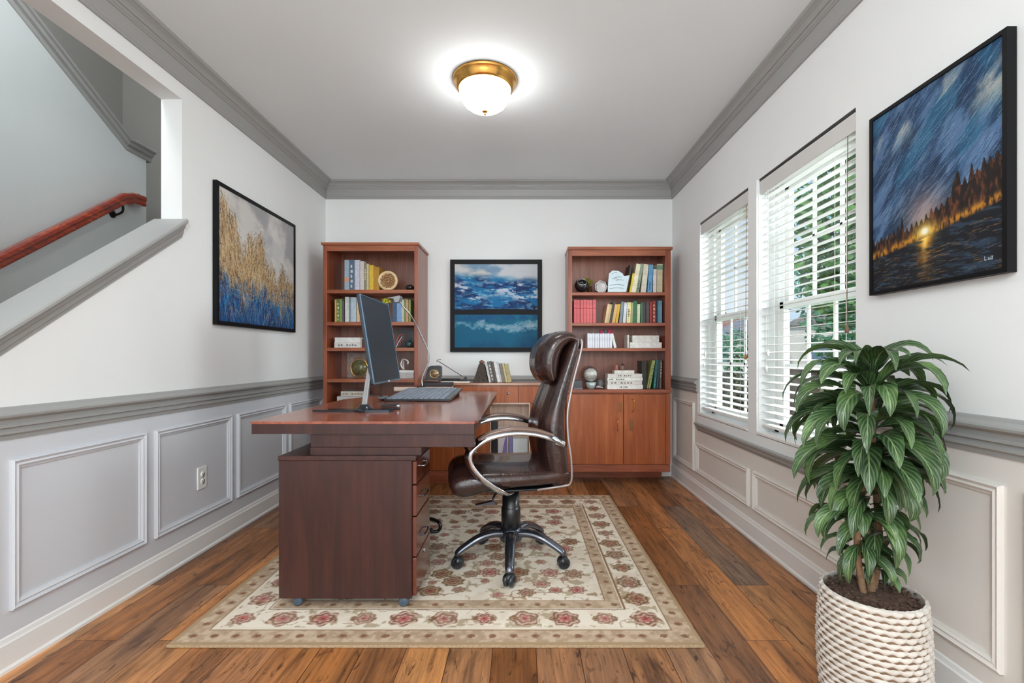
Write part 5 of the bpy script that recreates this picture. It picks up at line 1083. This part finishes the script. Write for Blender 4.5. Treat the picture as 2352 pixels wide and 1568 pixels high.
# mechanism, column, base
b = B(); box(b, -.11, .13, -.09, .09, .405, .445, bev=.012); box(b, -.05, .05, -.05, .05, .395, .41, bev=.006); clink('tilt_mechanism', b, M['black'])
b = B(); tube(b, smooth_path([(-.06, -.07, .42), (-.10, -.12, .405), (-.115, -.14, .375)]), .006, 8); prism(b, [(-.20, .368), (-.09, .366), (-.115, .384)], -.155, -.125, 'Y'); clink('tilt_lever', b, M['gun'])
b = B(); lathe(b, [(0, .16), (.052, .16), (.052, .30), (.049, .305), (.046, .31), (.046, .40), (0, .40)], (0, 0, .0), 36); clink('gas_column', b, M['black'])
b = B(); lathe(b, [(0, .115), (.04, .115), (.06, .13), (.064, .155), (.060, .185), (.054, .20), (0, .20)], (0, 0, 0), 36); clink('hub', b, M['gun'])
for k in range(5):
    a = -PI/2-TH+k*2*PI/5; dx, dy = math.cos(a), math.sin(a); Rr = .285
    prf = [(.04, .165, 1.25), (.10, .172, 1.1), (.17, .158, .95), (.23, .130, .85), (Rr, .096, .8), (Rr+.008, .078, .7)]
    sp_ = smooth_path([(dx*r_, dy*r_, z_) for r_, z_, _ in prf], 5); b = B()
    tube(b, sp_, .027, 14, .72, up=(0, 0, 1), taper=[1.25-.55*i/len(sp_) for i in range(len(sp_))]); lg = clink('leg', b, plain('polished_dark_leg', (110, 114, 124), .14, .9, .2, bump=0))
    cx_, cy_ = dx*(Rr+.006), dy*(Rr+.006)
    b = B(); Rw = Matrix.Rotation(a+PI/2+(.5 if k % 2 else -.4), 4, 'Z')
    for o_ in (-.014, .014):
        lathe(b, [(0, -.011), (.024, -.011), (.031, -.006), (.031, .006), (.024, .011), (0, .011)], (0, 0, 0), 26, 'X')
        for v_ in b.verts: pass
    t_ = bmesh.new()
    for o_ in (-.014, .014): lathe(t_, [(0, -.011+o_), (.024, -.011+o_), (.031, -.006+o_), (.031, .006+o_), (.024, .011+o_), (0, .011+o_)], (0, 0, 0), 26, 'X')
    b.clear(); t_.transform(Matrix.Translation((cx_, cy_, .0435)) @ Rw); merge(b, t_); wh = clink('caster', b, M['caster'], lg)
    b = B(); t_ = bmesh.new(); lathe(t_, [(.0, .036), (.020, .033), (.032, .016), (.036, -.004), (.030, -.004), (0, .0)], (0, 0, 0), 22); t_.transform(Matrix.Translation((cx_, cy_, .0445)) @ Matrix.Scale(.75, 4, (dx, dy, 0))); merge(b, t_)
    clink('caster_hood', b, M['black'], wh)

# cable loop behind the pedestal
b = B(); tube(b, smooth_path([P(972, 1183, 3.05), P(990, 1182, 3.02), P(1006, 1188, 2.98), P(1012, 1198, 2.97), P(1006, 1209, 2.97), P(992, 1210, 2.96), P(990, 1203, 2.96)]), .011, 10)
for v_ in b.verts: v_.co.z -= 0
cz0 = min(v_.co.z for v_ in b.verts)
for v_ in b.verts: v_.co.z -= (cz0-.0125)
tag(link('power_cable', b, M['black']), 'thick black cable hook on the rug peeking out past the pedestal', 'cable')

# ------------------------------------------------------------------ potted plant
PXc, PYc = 1.150, 1.56
pt_ = thing('potted_plant', (PXc, PYc, 0), 'tall leafy potted plant in a white woven basket at the right wall', 'plant')
def basket():
    t = Nt('woven_basket'); c = t.n('ShaderNodeTexCoord'); s = t.n('ShaderNodeSeparateXYZ'); t.l(c.outputs['Object'], s.inputs[0])
    n_ = t.noise(t.coords('Object'), 18, 3); t.set(t.ramp(n_, [(.3, S(208, 200, 190)), (.7, S(228, 221, 212))]), .8); t.bump(t.noise(t.coords('Object', (1, 1, 6)), 120, 3), .35, .002); return t.m
b = B(); rows_ = 19; seg = 208; R0 = .150; rings = []
for j in range(rows_*5+1):
    zf = j/(rows_*5); z = zf*.352; row_ = j//5; tt = (j % 5)/5; bulge = math.sin(PI*tt); prof_r = R0*(.90+.13*math.sin(PI*(.18+.68*zf)))
    r = []
    for k in range(seg):
        a = 2*PI*k/seg; ph = k*PI/4+(row_ % 2)*PI
        rad = prof_r+.0105*bulge**.7*(.72+.28*math.cos(ph+.8*(tt-.5)))-.006
        r.append(b.verts.new((PXc+rad*math.cos(a), PYc+rad*math.sin(a), z+.003*math.sin(ph))))
    rings.append(r)
for A, C in zip(rings, rings[1:]):
    for k in range(seg): b.faces.new((A[k], A[(k+1) % seg], C[(k+1) % seg], C[k])).smooth = True
ri_ = [b.verts.new((PXc+(R0*.90)*math.cos(2*PI*k/seg), PYc+(R0*.90)*math.sin(2*PI*k/seg), .352)) for k in range(seg)]; rj = [b.verts.new((v.co.x, v.co.y, .30)) for v in ri_]
for k in range(seg): k2 = (k+1) % seg; b.faces.new((rings[-1][k], rings[-1][k2], ri_[k2], ri_[k])); b.faces.new((ri_[k], ri_[k2], rj[k2], rj[k]))
b.faces.new(rings[0][::-1]); link('woven_basket', b, basket(), pt_)
b = B(); lathe(b, [(R0*(.90+.13*math.sin(PI*(.18+.68*q/12)))-.0028, .004+.344*q/12) for q in range(13)], (PXc, PYc, 0), 96); link('weave_shade_liner', b, plain('weave_shade_brown', (126, 102, 80), .9, var=.2, scale=40), pt_)  # added liner: shade between the strands as brown colour, with real brown flecks
b = B(); lathe(b, [(R0*.893, 0), (R0*.8, .012), (R0*.5, .02), (0, .026)], (PXc, PYc, .325), 64)
rn = random.Random(11)
for v_ in b.verts: v_.co.z += rn.uniform(-.004, .004)
for k in range(420):
    a = rn.uniform(0, 2*PI); r_ = R0*.86*math.sqrt(rn.random()); blob(b, (PXc+r_*math.cos(a), PYc+r_*math.sin(a), .338+.01*rn.random()), (rn.uniform(.003, .008), rn.uniform(.003, .008), .004), 1)
link('soil', b, M['soil'], pt_)
stems = [[(0, 0, .33), (-.012, .0, .50), (-.03, .01, .65), (-.005, .0, .80), (.0, .0, .94), (.0, 0, 1.02)], [(.02, .02, .33), (.035, .01, .48), (.02, .0, .60), (.03, .02, .74)], [(-.03, -.01, .33), (-.055, -.015, .46), (-.06, -.02, .60)]]
b = B()
for i, s_ in enumerate(stems): tube(b, smooth_path([(PXc+p[0], PYc+p[1], p[2]) for p in s_], 5), .013 if i == 0 else .010, 10)
link('trunk', b, plain('palm_bark', (142, 112, 84), .9, var=.35, scale=30, bump=.6), pt_)
# leaves
def leaf(bm, uvl, base_, az, el, L, W, droop, roll):
    n_ = 12; p = Vector(base_); e = el; rows__ = []
    for i in range(n_+1):
        s = i/n_; d_ = Vector((math.cos(az)*math.cos(e), math.sin(az)*math.cos(e), math.sin(e))); side = Vector((-math.sin(az), math.cos(az), 0)); nr = side.cross(d_)*-1
        side = (side*math.cos(roll)+nr*math.sin(roll)).normalized(); nr = d_.cross(side)
        if s < .12: wv = .10
        else: q = (s-.12)/.88; wv = max(.0, math.sin(PI*q**.72))**.8*(1-.0*q)
        hw = W/2*wv+.0012
        fold = .35*hw+.10*hw*math.sin(i*1.7)
        rows__.append([p-side*hw+nr*fold, p-side*hw*.5+nr*fold*.38, p.copy(), p+side*hw*.5+nr*fold*.38, p+side*hw+nr*fold])
        p = p+d_*L/n_; e -= droop/n_*(.35+1.5*s)
        p.x = min(p.x, XR-.05)
    vs = [[bm.verts.new(q) for q in r] for r in rows__]
    for i in range(n_):
        for k in range(4):
            f_ = bm.faces.new((vs[i][k], vs[i][k+1], vs[i+1][k+1], vs[i+1][k])); f_.smooth = True
            for lp, (ii, kk) in zip(f_.loops, ((i, k), (i, k+1), (i+1, k+1), (i+1, k))): lp[uvl].uv = (ii/n_*L*8, (kk-2)/2)
b = B(); uvl = b.loops.layers.uv.new('UVMap'); rn = random.Random(21)
tiers = [(1.08, 13, .30, .052, 1.15, 2.3, 0, 0), (1.04, 15, .35, .058, .85, 2.4, 0, 0), (1.00, 16, .37, .060, .60, 2.3, 0, 0), (.95, 16, .36, .062, .40, 2.1, 0, 0), (.90, 14, .34, .064, .25, 1.9, 0, 0), (.84, 14, .32, .064, .1, 1.7, 0, 0), (.79, 12, .30, .062, .0, 1.6, .01, 0),
         (.73, 11, .28, .056, .25, 2.0, .02, .01), (.67, 10, .24, .052, .1, 1.8, .0, 0), (.61, 10, .22, .046, .45, 2.1, -.055, -.02), (.60, 10, .24, .052, .15, 1.9, .02, 0), (.53, 9, .21, .046, .2, 2.0, .03, .01), (.50, 9, .18, .042, .2, 1.9, -.04, -.01), (.46, 7, .16, .040, .1, 1.8, .0, -.02)]
for (z, n_, L_, W_, el, dr_, ox, oy_) in tiers:
    z = .37+(z-.37)*.93; L_ *= .93
    a0 = rn.uniform(0, 6)
    for k in range(n_):
        az = a0+2*PI*k/n_+rn.uniform(-.25, .25); leaf(b, uvl, (PXc+ox+rn.uniform(-.01, .01), PYc+oy_+rn.uniform(-.01, .01), z+rn.uniform(-.03, .03)), az, el+rn.uniform(-.25, .25), L_*rn.uniform(.75, 1.08)*(.82 if math.cos(az) > .2 else 1), W_*rn.uniform(.75, 1.15), dr_*rn.uniform(.85, 1.25), rn.uniform(-.5, .5))
leaf(b, uvl, (PXc, PYc, 1.05), .3, 1.4, .07, .012, .2, 0)
def leafmat():
    t = Nt('striped_leaf'); uv = t.n('ShaderNodeUVMap', uv_map='UVMap'); s = t.n('ShaderNodeSeparateXYZ'); t.l(uv.outputs[0], s.inputs[0])
    av = t.math('ABSOLUTE', s.outputs['Y']); ph = t.math('SUBTRACT', t.math('MULTIPLY', s.outputs['X'], 26), t.math('MULTIPLY', av, 16)); wv = t.math('SINE', ph)
    nz = t.noise(t.coords('Object'), 9, 3); base_ = t.ramp(nz, [(.3, S(30, 54, 26)), (.52, S(52, 82, 40)), (.72, S(92, 124, 62))])
    col = t.mix(t.math('MULTIPLY', t.math('MAXIMUM', wv, 0.0), .35), base_, S(134, 152, 120)); mid = t.math('LESS_THAN', av, .07)
    col = t.mix(t.math('MULTIPLY', mid, .65), col, S(150, 170, 120)); t.set(col, .38, 0, .15); t.bump(wv, .25, .002)
    return t.m
link('foliage', b, leafmat(), pt_)
